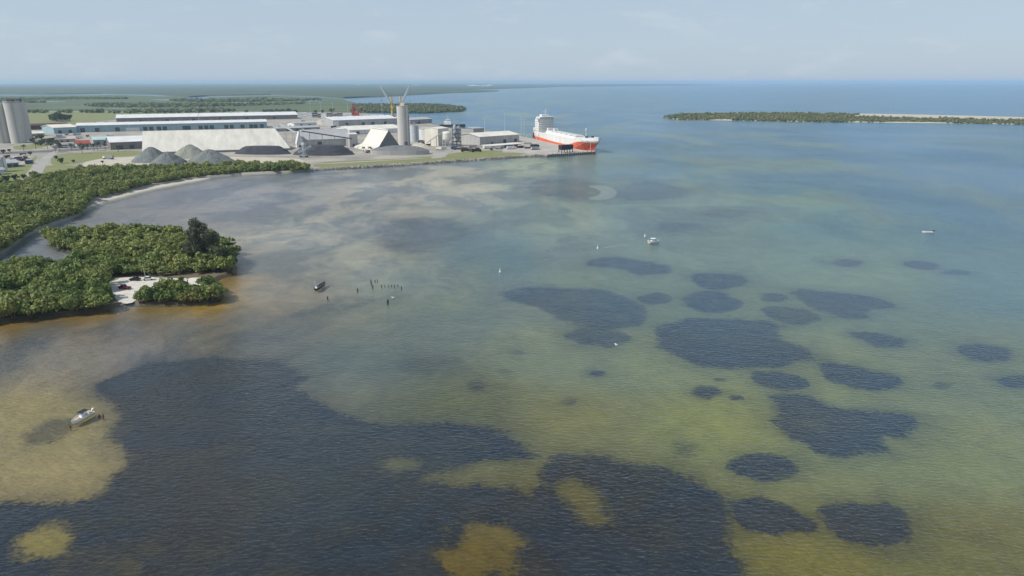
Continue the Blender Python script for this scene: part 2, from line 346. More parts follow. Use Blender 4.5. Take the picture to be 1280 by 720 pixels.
def node(nt, t, **kw):
    n = nt.nodes.new(t)
    for k, v in kw.items():
        if k in n.inputs: n.inputs[k].default_value = v
        else: setattr(n, k, v)
    return n
def seabed_material():
    m = bpy.data.materials.new('seabed_sand'); m.use_nodes = True; nt = m.node_tree; b = nt.nodes['Principled BSDF']; L = nt.links.new
    b.inputs['Roughness'].default_value = 1; b.inputs['Specular IOR Level'].default_value = 0
    c = node(nt, 'ShaderNodeAttribute', attribute_name='bottom'); p = node(nt, 'ShaderNodeAttribute', attribute_name='patchy')
    g = node(nt, 'ShaderNodeNewGeometry')
    # drifts of grass and bare sand, tens of metres across
    wq = node(nt, 'ShaderNodeTexNoise', Scale=.012, Detail=3.0); L(g.outputs['Position'], wq.inputs['Vector'])
    sc = node(nt, 'ShaderNodeVectorMath', operation='MULTIPLY_ADD'); L(wq.outputs['Color'], sc.inputs[0]); sc.inputs[1].default_value = (60, 60, 0)
    L(g.outputs['Position'], sc.inputs[2])
    mp = node(nt, 'ShaderNodeMapping'); mp.inputs['Scale'].default_value = (1.25, .7, 1); mp.inputs['Rotation'].default_value = (0, 0, .5); L(sc.outputs[0], mp.inputs['Vector'])
    n1 = node(nt, 'ShaderNodeTexNoise', Scale=.021, Detail=6.0, Roughness=.62); L(mp.outputs[0], n1.inputs['Vector'])
    r1 = node(nt, 'ShaderNodeMapRange'); r1.inputs['From Min'].default_value = .43; r1.inputs['From Max'].default_value = .56; L(n1.outputs['Fac'], r1.inputs['Value'])
    mu = node(nt, 'ShaderNodeMath', operation='MULTIPLY'); L(r1.outputs[0], mu.inputs[0]); L(p.outputs['Fac'], mu.inputs[1])
    dk = node(nt, 'ShaderNodeMixRGB', blend_type='MULTIPLY'); L(mu.outputs[0], dk.inputs['Fac']); L(c.outputs['Color'], dk.inputs['Color1']); dk.inputs['Color2'].default_value = (.27, .36, .52, 1)
    # finer mottling of the sand
    n2 = node(nt, 'ShaderNodeTexNoise', Scale=.16, Detail=7.0, Roughness=.7); L(sc.outputs[0], n2.inputs['Vector'])
    r2 = node(nt, 'ShaderNodeMapRange'); r2.inputs['From Min'].default_value = .3; r2.inputs['From Max'].default_value = .7; r2.inputs['To Min'].default_value = .8; r2.inputs['To Max'].default_value = 1.15
    L(n2.outputs['Fac'], r2.inputs['Value'])
    n3 = node(nt, 'ShaderNodeTexNoise', Scale=.007, Detail=4.0); L(g.outputs['Position'], n3.inputs['Vector'])
    r3 = node(nt, 'ShaderNodeMapRange'); r3.inputs['From Min'].default_value = .35; r3.inputs['From Max'].default_value = .65; r3.inputs['To Min'].default_value = .82; r3.inputs['To Max'].default_value = 1.12
    L(n3.outputs['Fac'], r3.inputs['Value'])
    m3 = node(nt, 'ShaderNodeMath', operation='MULTIPLY'); L(r2.outputs[0], m3.inputs[0]); L(r3.outputs[0], m3.inputs[1])
    v = node(nt, 'ShaderNodeMixRGB', blend_type='MULTIPLY', Fac=1.0); L(dk.outputs[0], v.inputs['Color1']); L(m3.outputs[0], v.inputs['Color2'])
    L(v.outputs[0], b.inputs['Base Color']); return m
def grass_material():
    m = bpy.data.materials.new('seagrass'); m.use_nodes = True; nt = m.node_tree; b = nt.nodes['Principled BSDF']; L = nt.links.new
    b.inputs['Roughness'].default_value = 1; b.inputs['Specular IOR Level'].default_value = 0
    e = node(nt, 'ShaderNodeAttribute', attribute_name='edge'); g = node(nt, 'ShaderNodeNewGeometry')
    n0 = node(nt, 'ShaderNodeTexNoise', Scale=.9, Detail=5.0, Roughness=.7); L(g.outputs['Position'], n0.inputs['Vector'])
    n1 = node(nt, 'ShaderNodeTexNoise', Scale=.17, Detail=6.0, Roughness=.68); L(g.outputs['Position'], n1.inputs['Vector'])
    a1 = node(nt, 'ShaderNodeMath', operation='MULTIPLY_ADD'); L(n1.outputs['Fac'], a1.inputs[0]); a1.inputs[1].default_value = 1.0; L(n0.outputs['Fac'], a1.inputs[2])   # mean 1.0
    s = node(nt, 'ShaderNodeMath', operation='MULTIPLY_ADD'); L(a1.outputs[0], s.inputs[0]); s.inputs[1].default_value = -1.5; s.inputs[2].default_value = 1.5
    d = node(nt, 'ShaderNodeMath', operation='ADD'); L(e.outputs['Fac'], d.inputs[0]); L(s.outputs[0], d.inputs[1])
    mr = node(nt, 'ShaderNodeMapRange'); mr.inputs['From Min'].default_value = .2; mr.inputs['From Max'].default_value = .85; L(d.outputs[0], mr.inputs['Value'])
    # sparse shoots reach out past the dense turf, and the turf itself has thin spots
    ha = node(nt, 'ShaderNodeMapRange'); ha.inputs['From Min'].default_value = -1.9; ha.inputs['From Max'].default_value = .7; ha.inputs['To Max'].default_value = .5; L(d.outputs[0], ha.inputs['Value'])
    hp = node(nt, 'ShaderNodeMath', operation='POWER'); L(ha.outputs[0], hp.inputs[0]); hp.inputs[1].default_value = 1.7
    mx = node(nt, 'ShaderNodeMath', operation='MAXIMUM'); L(mr.outputs[0], mx.inputs[0]); L(hp.outputs[0], mx.inputs[1])
    n3 = node(nt, 'ShaderNodeTexNoise', Scale=.055, Detail=6.0, Roughness=.7); L(g.outputs['Position'], n3.inputs['Vector'])
    th = node(nt, 'ShaderNodeMapRange'); th.inputs['From Min'].default_value = .34; th.inputs['From Max'].default_value = .55; th.inputs['To Min'].default_value = .6; L(n3.outputs['Fac'], th.inputs['Value'])
    m0 = node(nt, 'ShaderNodeMath', operation='MULTIPLY'); L(mx.outputs[0], m0.inputs[0]); L(th.outputs[0], m0.inputs[1])
    dn_ = node(nt, 'ShaderNodeAttribute', attribute_name='cover'); ml = node(nt, 'ShaderNodeMath', operation='MULTIPLY'); L(m0.outputs[0], ml.inputs[0]); L(dn_.outputs['Fac'], ml.inputs[1]); L(ml.outputs[0], b.inputs['Alpha'])
    r = node(nt, 'ShaderNodeValToRGB'); r.color_ramp.elements[0].color = (.017, .024, .038, 1); r.color_ramp.elements[1].color = (.033, .043, .056, 1)
    r.color_ramp.elements[0].position = .35; r.color_ramp.elements[1].position = .7
    n4 = node(nt, 'ShaderNodeTexNoise', Scale=.02, Detail=5.0, Roughness=.6); L(g.outputs['Position'], n4.inputs['Vector'])
    q4 = node(nt, 'ShaderNodeMapRange'); q4.inputs['From Min'].default_value = .4; q4.inputs['From Max'].default_value = .65; q4.inputs['To Max'].default_value = .8; L(n4.outputs['Fac'], q4.inputs['Value'])
    bm_ = node(nt, 'ShaderNodeMixRGB'); L(q4.outputs[0], bm_.inputs['Fac']); bm_.inputs['Color2'].default_value = (.056, .043, .028, 1)
    L(n1.outputs['Fac'], r.inputs['Fac']); L(r.outputs[0], bm_.inputs['Color1']); L(bm_.outputs[0], b.inputs['Base Color']); MATS['seagrass'] = m; return m
def water_material():
    m = bpy.data.materials.new('bay_water'); m.use_nodes = True; nt = m.node_tree; nt.nodes.clear(); L = nt.links.new
    out = node(nt, 'ShaderNodeOutputMaterial'); g = node(nt, 'ShaderNodeNewGeometry')
    # wind ripples: two crossing trains of short waves and a slower chop
    def train(rot, sx, sy, scale, det):
        mp = node(nt, 'ShaderNodeMapping'); mp.inputs['Rotation'].default_value = (0, 0, rot); mp.inputs['Scale'].default_value = (sx, sy, 1)
        L(g.outputs['Position'], mp.inputs['Vector'])
        n = node(nt, 'ShaderNodeTexNoise', Scale=scale, Detail=det, Roughness=.55, Distortion=.25); L(mp.outputs[0], n.inputs['Vector']); return n.outputs['Fac']
    a = train(.55, .42, 1.0, 1.15, 2.0); b = train(-.4, .5, 1.0, 1.4, 2.0); c = train(.2, .6, 1.0, .22, 3.0)
    s1 = node(nt, 'ShaderNodeMath', operation='MULTIPLY_ADD'); L(b, s1.inputs[0]); s1.inputs[1].default_value = .7; L(a, s1.inputs[2])
    s2 = node(nt, 'ShaderNodeMath', operation='MULTIPLY_ADD'); L(c, s2.inputs[0]); s2.inputs[1].default_value = .9; L(s1.outputs[0], s2.inputs[2])
    gust = node(nt, 'ShaderNodeTexNoise', Scale=.006, Detail=3.0); L(g.outputs['Position'], gust.inputs['Vector'])
    gr = node(nt, 'ShaderNodeMapRange'); gr.inputs['From Min'].default_value = .35; gr.inputs['From Max'].default_value = .65; gr.inputs['To Min'].default_value = .4; gr.inputs['To Max'].default_value = 1.1
    L(gust.outputs['Fac'], gr.inputs['Value'])
    bp = node(nt, 'ShaderNodeBump', Distance=.42); L(s2.outputs[0], bp.inputs['Height']); L(gr.outputs[0], bp.inputs['Strength'])
    fr = node(nt, 'ShaderNodeFresnel', IOR=1.333); L(bp.outputs[0], fr.inputs['Normal'])
    cl = node(nt, 'ShaderNodeMath', operation='MINIMUM'); L(fr.outputs[0], cl.inputs[0]); cl.inputs[1].default_value = .41
    gl = node(nt, 'ShaderNodeBsdfGlossy', Roughness=.16); gl.inputs['Color'].default_value = (1, 1, 1, 1); L(bp.outputs[0], gl.inputs['Normal'])
    tb = node(nt, 'ShaderNodeAttribute', attribute_name='turbid')
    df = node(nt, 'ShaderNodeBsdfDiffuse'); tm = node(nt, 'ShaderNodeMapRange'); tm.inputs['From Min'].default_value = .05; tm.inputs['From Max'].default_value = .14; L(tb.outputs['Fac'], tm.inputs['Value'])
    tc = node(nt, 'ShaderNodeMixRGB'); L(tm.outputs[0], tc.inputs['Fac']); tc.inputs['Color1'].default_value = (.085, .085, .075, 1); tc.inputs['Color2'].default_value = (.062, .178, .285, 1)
    sp = node(nt, 'ShaderNodeAttribute', attribute_name='patchy'); sm = node(nt, 'ShaderNodeMapping'); sm.inputs['Scale'].default_value = (1.0, .55, 1); sm.inputs['Rotation'].default_value = (0, 0, -.35); L(g.outputs['Position'], sm.inputs['Vector'])
    sn = node(nt, 'ShaderNodeTexNoise', Scale=.0085, Detail=6.0, Roughness=.6, Distortion=.8); L(sm.outputs[0], sn.inputs['Vector'])
    sr = node(nt, 'ShaderNodeMapRange'); sr.inputs['From Min'].default_value = .47; sr.inputs['From Max'].default_value = .62; L(sn.outputs['Fac'], sr.inputs['Value'])
    sk_ = node(nt, 'ShaderNodeMath', operation='MULTIPLY', use_clamp=True); L(sr.outputs[0], sk_.inputs[0]); L(sp.outputs['Fac'], sk_.inputs[1])
    sh = node(nt, 'ShaderNodeMath', operation='MULTIPLY', use_clamp=True); L(sk_.outputs[0], sh.inputs[0]); sh.inputs[1].default_value = 2.2
    sx_ = node(nt, 'ShaderNodeMixRGB'); L(sh.outputs[0], sx_.inputs['Fac']); L(tc.outputs[0], sx_.inputs['Color1']); sx_.inputs['Color2'].default_value = (.18, .26, .215, 1); L(sx_.outputs[0], df.inputs['Color']); L(bp.outputs[0], df.inputs['Normal'])
    tr = node(nt, 'ShaderNodeBsdfTransparent'); tr.inputs['Color'].default_value = (.93, .97, .96, 1)
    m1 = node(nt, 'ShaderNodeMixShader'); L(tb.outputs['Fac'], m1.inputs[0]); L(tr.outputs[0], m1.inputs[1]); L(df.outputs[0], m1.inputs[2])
    m2 = node(nt, 'ShaderNodeMixShader'); L(cl.outputs[0], m2.inputs[0]); L(m1.outputs[0], m2.inputs[1]); L(gl.outputs[0], m2.inputs[2])
    L(m2.outputs[0], out.inputs['Surface']); return m
seabed_material_ = seabed_material(); grass_material(); MATS['bay_water'] = water_material()
BED = -1.1
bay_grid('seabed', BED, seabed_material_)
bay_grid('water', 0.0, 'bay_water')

# ------------------------------------------------------------------ seagrass beds under the water
def seagrass(pts, holes=(), soft=.2, dens=1.0, label='', lift=.05):
    def outline(q):
        q = poly(q, BED); xs_ = [v.x for v in q]; ys_ = [v.y for v in q]; e_ = min(max(xs_) - min(xs_), max(ys_) - min(ys_), 40)
        q = smooth_poly(q, 1); q = rough_poly(q, e_ * .035, e_ * .12); return [tuple(v)[:2] for v in smooth_poly(q, 1)]
    P = outline(pts); Hs = [outline(h) for h in holes]
    A = np.array(P); lo, hi = A.min(0), A.max(0); ext = (hi - lo).min(); mg = max(6, min(13, ext * .5))
    lo, hi = lo - mg, hi + mg; cell = max((hi - lo).max() / 110, .5)
    xs = np.arange(lo[0], hi[0] + cell, cell); ys = np.arange(lo[1], hi[1] + cell, cell); X, Y = np.meshgrid(xs, ys)
    s = sdist(X, Y, P)
    for h in Hs: s = np.minimum(s, -sdist(X, Y, h))
    w = min(max(.9, ext * soft * .5), 2.6) if dens > .65 else min(max(1.2, ext * soft), 9.0); e = np.clip(.5 + s / (2 * w), -2.2, 3.0)
    nx = len(xs); i = np.arange(len(ys) - 1)[:, None] * nx + np.arange(nx - 1)[None, :]
    Q = np.stack([i, i + 1, i + nx + 1, i + nx], -1).reshape(-1, 4); Q = Q[(s.ravel()[Q] > -5.0 * w).any(1)]
    used = np.unique(Q); re = np.zeros(X.size, int); re[used] = np.arange(len(used))
    c = np.array([(lo + hi) / 2]).ravel()
    Z = lift + .12 * np.clip(s / (2 * w), 0, 1)
    V = np.stack([X.ravel() - c[0], Y.ravel() - c[1], Z.ravel()], 1)[used]
    o = np_mesh('seagrass_bed', V, re[Q], 'seagrass', smooth=True, attrs={'edge': e.ravel()[used], 'cover': np.full(len(used), dens)}); o.location = (c[0], c[1], BED)
    return tag(o, label, 'seagrass', 'seagrass beds on the bay bottom')
def ell(cx, cy, rx, ry, k=9):
    return [(cx + rx * math.cos(2 * math.pi * i / k) * random.uniform(.8, 1.12), cy + ry * math.sin(2 * math.pi * i / k) * random.uniform(.8, 1.12)) for i in range(k)]
FIELD = [(112, 484), (150, 465), (200, 452), (290, 446), (345, 452), (382, 468), (372, 488), (420, 512), (470, 530), (560, 527), (620, 535), (655, 552), (660, 575), (690, 572), (705, 566), (740, 566), (790, 580),
         (880, 600), (905, 630), (915, 665), (935, 720), (985, 800), (0, 840), (-280, 800), (-280, 650), (0, 632), (90, 628), (150, 612), (146, 560), (140, 510)]
HOLES = [[(526, 598), (548, 590), (566, 588), (588, 578), (612, 574), (632, 577), (650, 572), (668, 574), (684, 564), (688, 578), (676, 590), (674, 602), (666, 618), (654, 614), (644, 605), (618, 609), (590, 606), (566, 608), (546, 602)],
         [(540, 694), (556, 684), (566, 688), (578, 672), (592, 668), (588, 658), (604, 654), (612, 660), (626, 651), (634, 662), (646, 668), (655, 680), (646, 688), (636, 684), (638, 700), (650, 722), (630, 728), (622, 712), (606, 716), (590, 734), (572, 722), (552, 718), (562, 704)], [(553, 662), (562, 659), (566, 664), (558, 667)], [(626, 742), (650, 736), (664, 750), (640, 760)],
         [(688, 610), (705, 600), (735, 604), (748, 620), (752, 640), (770, 656), (748, 664), (728, 654), (728, 636), (706, 628)],
         [(15, 690), (30, 664), (62, 652), (90, 668), (84, 692), (50, 702)], [(478, 574), (500, 572), (524, 580), (505, 588), (486, 584)]]
seagrass(FIELD, HOLES, .09, 1.0, 'largest dark seagrass meadow with yellow sand gaps inside it')
BEDS = [
 ([(818,415),(830,403),(860,398),(915,397),(955,400),(970,408),(972,418),(985,428),(1008,435),(1020,445),(1000,455),(960,461),(900,461),(850,450),(825,438)], 1, 'large rounded dark seagrass bed with a pale sand rim'),
 ([(615,368),(640,360),(690,358),(730,362),(765,363),(785,375),(810,388),(815,400),(795,409),(740,411),(700,400),(690,390),(655,383)], .8, 'wide blurred seagrass bed with a ragged tapering end'),
 ([(703,418),(725,410),(765,411),(788,420),(785,431),(750,435),(720,430)], .75, 'smaller oval bed touching the wide blurred seagrass bed'),
 ([(858,345),(880,341),(930,343),(938,350),(925,358),(890,364),(870,356)], .95, 'upper half of the hourglass pair of seagrass beds'),
 ([(850,373),(870,364),(900,364),(928,376),(925,387),(890,393),(860,388)], .95, 'lower half of the hourglass pair of seagrass beds'),
 ([(725,330),(760,321),(800,325),(838,333),(838,341),(815,344),(790,342),(775,335),(740,334)], .85, 'comma shaped seagrass bed below the white motorboat'),
 ([(985,364),(1000,361),(1060,367),(1115,376),(1117,385),(1085,389),(1085,396),(1060,400),(1040,392),(1015,386)], .95, 'long notched seagrass bed with a blunt tip'),
 ([(945,384),(975,383),(1000,386),(1030,396),(1025,404),(990,408),(965,398)], .95, 'triangular seagrass bed beside the long notched bed'),
 ([(1057,416),(1080,414),(1120,420),(1133,428),(1125,435),(1095,434),(1075,424)], .95, 'leaf shaped seagrass bed standing alone over green sand'),
 ([(1190,436),(1205,430),(1250,432),(1267,440),(1260,450),(1225,452),(1200,444)], .95, 'small oval seagrass bed out towards the open bay'),
 ([(1018,455),(1045,453),(1090,462),(1128,473),(1125,485),(1085,489),(1045,482),(1030,470)], .98, 'slanted oval seagrass bed next to the large rounded bed'),
 ([(938,468),(950,463),(985,466),(1010,475),(1010,486),(975,489),(945,482)], .95, 'short bed wedged between the rounded and the lobed seagrass beds'),
 ([(958,497),(985,490),(1020,497),(1050,512),(1090,513),(1140,518),(1153,533),(1145,543),(1115,547),(1105,560),(1080,567),(1045,568),(1015,564),(985,545),(965,530),(970,515)], 1, 'big lobed dark seagrass bed with a blunt arm'),
 ([(903,578),(935,565),(970,566),(1000,583),(995,597),(965,605),(930,598)], .9, 'rounded seagrass bed with a feathered edge below the lobed bed'),
 ([(905,630),(925,623),(965,622),(1000,640),(1025,658),(1010,667),(965,668),(925,658)], 1, 'pointed seagrass bed joined to the meadow edge'),
 ([(1020,640),(1035,630),(1080,627),(1130,632),(1140,650),(1137,675),(1110,685),(1075,683),(1040,668)], 1, 'squarish dark seagrass bed beside the pointed bed'),
 ([(490,455),(520,445),(560,443),(590,455),(580,468),(540,470),(510,466)], .3, 'faint broken seagrass bed over grey green sand'),
 ([(655,238),(670,224),(720,222),(755,232),(740,246),(690,248)], .65, 'seagrass bed inside the hooked pale sandbar'),
 ([(765,236),(800,225),(860,235),(875,245),(820,252),(770,250)], .55, 'seagrass bed outside the hooked pale sandbar'),
 ([(460,290),(490,275),(540,270),(590,285),(580,300),(520,320),(470,312)], .5, 'broad bluish seagrass bed among pale sand drifts'),
 ([(25,552),(50,527),(92,518),(105,522),(88,542),(60,554),(30,558)], .42, 'faint seagrass streak under the anchored centre console boat'),
 ([(250,428),(330,397),(420,375),(525,366),(500,378),(410,392),(330,412),(270,434)], .32, 'long thin seagrass streak beside the old pilings'),
 ([(1125,327),(1160,326),(1180,334),(1160,338),(1130,334)], .85, 'slim seagrass bed near the open skiff'),
]
for pts, d, lab in BEDS: seagrass(pts, (), .24, d, lab)
for cx, cy, rx, ry, d, lab in [
 (820,374,24,8,.95,'small round seagrass bed beside the hourglass pair'), (967,372,18,6,.85,'tiny seagrass bed near the long notched bed'), (1272,477,30,9,.95,'seagrass bed at the edge of the green sand flat'),
 (882,491,20,9,.85,'small blurred bed between the rounded bed and the meadow'), (900,475,9,2.2,.8,'thin sliver of seagrass under the large rounded bed'), (920,498,11,4,.7,'scrap of seagrass beside the small blurred bed'),
 (597,482,14,7,.5,'little grey seagrass spot near the faint broken bed'), (745,467,11,4,.8,'little dark seagrass spot on bare olive sand'), (713,502,12,6,.35,'faint seagrass spot on bare olive sand'),
 (648,441,13,4,.35,'faint seagrass spot near the wide blurred bed'), (630,464,15,4,.28,'faintest seagrass smudge beside the little grey spot'), (1060,329,21,5,.8,'narrow seagrass bed offshore of the hourglass pair'),
 (1197,341,21,4,.8,'narrow seagrass bed touching the slim bed by the skiff'), (905,267,38,6,.7,'long seagrass bed beyond the white motorboat'), (845,283,35,7,.7,'seagrass bed just beyond the white motorboat'),
 (1180,482,16,5,.4,'faint seagrass smudge far out on green sand'), (858,562,24,11,.28,'faint seagrass haze close to the meadow edge')]:
    seagrass(ell(cx, cy, rx, ry), (), .34, d * .9, lab)

mat('bar_sand', (.33, .31, .23), 1.0, .2, .2)
def sandbar(pts, label):
    o = land('sandbar', smooth_poly(poly(pts, BED), 2), BED + .3, 'bar_sand', .35, 3.5); return o
sandbar([(735,232.5),(752,232),(764,236),(768,242),(760,248),(745,249.5),(738,248),(752,245),(757,240),(750,236)], 'bar')
# ------------------------------------------------------------------ land
SHORE = [(-220,392),(-60,338),(0,312),(25,294),(45,284),(75,274),(94,266),(100,257),(118,247),(150,239.5),(190,230.5),(240,222),(300,216),(360,213.5),(392,210.5),(440,208),(500,204.5),(560,200.5),(620,196.5),(664,193.5),(682,195.2),(690,194.6),(747,190.2)]
Q0 = W(728, 187.8, 2.2); Q1 = W(645, 168.4, 2.2)                                   # quay edge along the ship
REAR = [(655,169.5),(640,168),(606,163),(585,161.5),(562,160),(540,155),(512,147.5),(480,143),(440,141),(300,138.5),(100,138),(-300,138)]
port_pts = poly(SHORE[:-3], 1.6) + [W(676, 193.6, 1.6), Q1.copy() - Vector((4, 6, 0))] + poly(REAR, 1.6)
land('ground', port_pts, 1.6, 'yard_sand', 2.6, 3.0)
Z0 = 1.6
def sheet(name, pts, material, dz=.03, label=None, sm=1):
    P = poly(pts, Z0); P = smooth_poly(P, sm) if sm else P
    return land(name, P, Z0 + dz, material, 0)
sheet('lawn', [(389,210),(440,207.4),(500,203.9),(560,199.9),(620,195.9),(660,192.9),(655,190),(600,192.6),(520,197.3),(450,200.6),(396,202.6)], 'lawn')
sheet('lawn', [(536,197),(600,193),(640,189.5),(610,187.5),(575,190)], 'lawn', .06)
sheet('lawn', [(62,201),(70,192),(130,189.5),(178,188),(178,194),(130,197),(95,205),(66,207)], 'lawn')
sheet('lawn', [(-20,214),(34,206),(42,196),(48,194),(36,214),(20,228),(-20,236)], 'lawn', .05)
sheet('lawn', [(14,182),(60,179),(60,184),(20,188)], 'lawn')
sheet('lawn', [(48,214),(58,206),(100,207),(96,213),(60,219)], 'lawn', .05)
sheet('sand_yard', [(100,204),(130,197.5),(170,195.5),(300,196),(372,197.5),(384,203),(360,207),(280,207),(180,209.5),(110,211)], 'sand', .04)
sheet('road', [(36,226),(42,206),(58,193),(70,188),(74,189.5),(62,200),(56,210),(48,225)], 'pale_road', .09)
sheet('road', [(-40,192),(40,188.6),(72,187),(130,184),(178,182),(178,183.6),(130,186),(74,189.6),(40,191),(-40,195)], 'asphalt', .08)
sheet('parking_lot', [(66,186.4),(64,181),(130,179),(138,180),(137,183)], 'asphalt', .06)
sheet('path', [(392,204.8),(480,200.2),(530,197.6),(530,198.2),(480,201.2),(393,205.8)], 'pale_road', .08)
sheet('road', [(534,198.5),(552,191),(560,187.5),(566,187.5),(560,192),(556,197.3)], 'pale_road', .1)
land('beach', smooth_poly(poly([(92,268),(103,262),(120,254),(150,246),(190,236),(240,226.5),(262,222.5),(258,219),(230,221),(185,229),(150,237),(115,245),(98,254)], .5), 1), .5, 'sand', 1.4, 3.0)
sheet('lawn', [(-300,152),(-300,139),(146,139.5),(350,140.5),(350,142.5),(200,144.5),(140,150),(100,155),(60,158),(-40,162)], 'lawn', .03)
# quay
mbq = MB(); qa, qb, qc = W(684, 193.6, 2.5), W(747, 189.6, 2.5), Q0
back = [(p.x, p.y) for p in (W(684, 193.4, 2.2), W(744, 189.6, 2.2), W(744, 188.6, 2.2), Q0, Q1, W(640, 168.8, 2.2), W(628, 189, 2.2), W(670, 192.2, 2.2))]
mbq.prism(back, -1.5, 2.2); q = mbq.build('quay', 'quay_concrete'); q['kind'] = 'structure'

# spit with its clearing
SPIT = [(-240,470),(-60,414),(0,399),(60,392),(105,388),(150,384),(160,377),(172,378),(235,378),(268,375),(275,367),(262,355),(268,346),(286,341),(290,329),(279,316),(260,304),(220,298),(150,294),(85,294),(60,301),(72,310),(118,319),(112,330),(60,336),(0,341),(-90,364)]
spit_pts = smooth_poly(poly(SPIT), 1)
land('spit_ground', spit_pts, .3, 'mud', 1.3, 2.0)
CLEAR = [(136,349),(160,346),(200,347),(228,348),(250,346.5),(266,349),(266,357),(250,359),(228,359),(205,358),(190,364),(172,370),(168,378),(155,380),(146,376),(141,366),(132,356)]
def at_z(pts, z): return smooth_poly(poly(pts, z), 1)
mat('shell_sand', (.60, .56, .49), .95, .2, .3)
land('sand_clearing', at_z(CLEAR, .4), .40, 'shell_sand', 0)
land('grass_verge', at_z([(120,352),(128,347),(150,346.5),(146,350),(134,353)], .42), .43, 'lawn', 0)

# far shores
def fland(name, pts, z, material, sl=15): return land(name, rough_poly(poly(pts), 0, 1e9), z, material, z + .8, sl)
m = mat('far_mangrove', (.125, .155, .07), .95, .3, .006, rgb2=(.05, .078, .036), bump=3.0, streak=(.45, 1.0, 1)); m2 = mat('far_wood', (.085, .115, .06), .95, .3, .0012, rgb2=(.035, .06, .036), streak=(.6, 1.0, 1))
FAR = [(-700,118.5),(0,118),(60,118.3),(130,117.3),(200,118.5),(240,121.8),(262,120.2),(340,118.6),(400,120.5),(432,123),(470,121.5),(520,118.6),(560,116.5),(600,115.3),(622,113.9),(560,113),(630,111.0),(700,108.6),(800,107.4),(905,106.2),(830,105.3),(640,104.5),(300,103.9),(-700,103.9)]
fland('far_shore', FAR, 7, 'far_wood', 30)
MID = [(-700,121),(0,120.6),(90,120.2),(150,119.6),(195,121.2),(228,121.6),(236,123.8),(255,124.4),(262,122.6),(340,120.6),(395,122.4),(425,124.6),(436,127.5),(450,131.5),(470,133.5),(480,140),(440,141.5),(300,140),(100,139.5),(-700,139.5)]
fland('mangrove_flat', MID, 4, 'far_mangrove')
mat('creek_water', (.20, .27, .31), .25, .1, .01)
for pts in ([(180,124.6),(230,124.2),(262,125),(240,125.6),(205,125.3)], [(96,131.6),(112,131.2),(124,131.5),(110,132)], [(275,128.1),(310,127.6),(330,128),(300,128.6)], [(20,127.2),(70,126.8),(88,127.2),(50,127.7)], [(345,126),(385,125.5),(410,126),(380,126.5)], [(128,135.2),(150,134.9),(165,135.2),(146,135.7)]):
    land('tidal_creek', smooth_poly(poly(pts, 4), 2), 4.06, 'creek_water', 0)
POINT = [(440,131.5),(470,131.4),(500,131.8),(520,130.8),(545,131.6),(570,134),(582,136.6),(575,138.8),(550,140),(528,141),(505,140.2),(480,140.2),(455,140)]
fland('mangrove_point', POINT, 2, 'far_mangrove', 8)
ISL = [(826,146.5),(850,142.5),(920,141.5),(1000,141.5),(1080,142.5),(1160,144),(1280,147),(1700,157),(1700,165),(1400,158.5),(1280,155.5),(1200,154),(1100,153),(1000,151.8),(900,150.2),(850,149.6)]
land('island', smooth_poly(poly(ISL), 1), 1.2, 'sand', 2.4, 6)

# ------------------------------------------------------------------ foliage
def crown_arrays(seed, Rr, Hh, n, leaf, lobes=14, base=.25, up=.35):
    g = np.random.default_rng(seed)
    a = g.uniform(0, 2 * np.pi, lobes); rr = np.sqrt(g.uniform(0.02, 1, lobes)) * Rr * .68; zz = Hh * (base + (1 - base) * g.uniform(.12, .8, lobes) * (1 - .55 * (rr / Rr) ** 2))
    C = np.stack([rr * np.cos(a), rr * np.sin(a), zz], 1); lr = g.uniform(.27, .46, lobes) * Rr; lt = g.uniform(0, 1, lobes)
    k = g.integers(0, lobes, n); d = g.normal(size=(n, 3)); d[:, 2] = d[:, 2] * .8 + up; d /= np.linalg.norm(d, axis=1, keepdims=True)
    P = C[k] + d * (lr[k] * g.uniform(.62, 1.06, n))[:, None] * np.array([1, 1, .8])
    P[:, 2] = np.maximum(P[:, 2], .15)
    nr = d + g.normal(size=(n, 3)) * .55; nr[:, 2] += .25; nr /= np.linalg.norm(nr, axis=1, keepdims=True)
    t = np.cross(nr, g.normal(size=(n, 3))); t /= np.linalg.norm(t, axis=1, keepdims=True); b = np.cross(nr, t)
    s = leaf * g.uniform(.55, 1.25, n)[:, None]; t = t * s; b = b * s * .62
    V = np.stack([P - t, P - b, P + t, P + b], 1).reshape(-1, 3)
    tint = np.clip(lt[k] * .55 + g.uniform(0, .45, n), 0, 1)
    return V, np.arange(4 * n).reshape(-1, 4), np.repeat(tint, 4)
def trunk_mb(seed, h, r, stems=3, spread=1.0):
    g = random.Random(seed); mb = MB()
    for i in range(stems):
        a = 2 * math.pi * (i + g.random() * .6) / stems; q = Vector((math.cos(a), math.sin(a), 0))
        p0 = q * r * 1.2; p1 = q * spread * .45 + Vector((0, 0, h * .45)); p2 = q * spread + Vector((g.uniform(-.3, .3), g.uniform(-.3, .3), h * .85))
        mb.bar(p0 + Vector((0, 0, -.5)), p1, r, r * .7, 5); mb.bar(p1, p2, r * .7, r * .3, 5)
        mb.bar(p1, p1 + Vector((q.y * spread * .6, -q.x * spread * .6, h * .3)), r * .5, r * .2, 4)
    return mb
def tree_proto(name, seed, Rr, Hh, n, leaf, material, stems=3, lobes=14, base=.22):
    V, Q, t = crown_arrays(seed, Rr, Hh, n, leaf, lobes, base)
    c = np_mesh('crown', V, Q, material, attrs={'tint': t}); tr = trunk_mb(seed, Hh * .8, .16 * Rr / 3, stems, Rr * .45).build('trunk', 'bark')
    return c.data, tr.data, c, tr
protos = [tree_proto('mangrove', 100 + i, 3.4, 5.2, 760, .44, 'mangrove_leaf', 3 + i % 3, 12 + i) for i in range(8)]
for p in protos: bpy.data.objects.remove(p[2]); bpy.data.objects.remove(p[3])
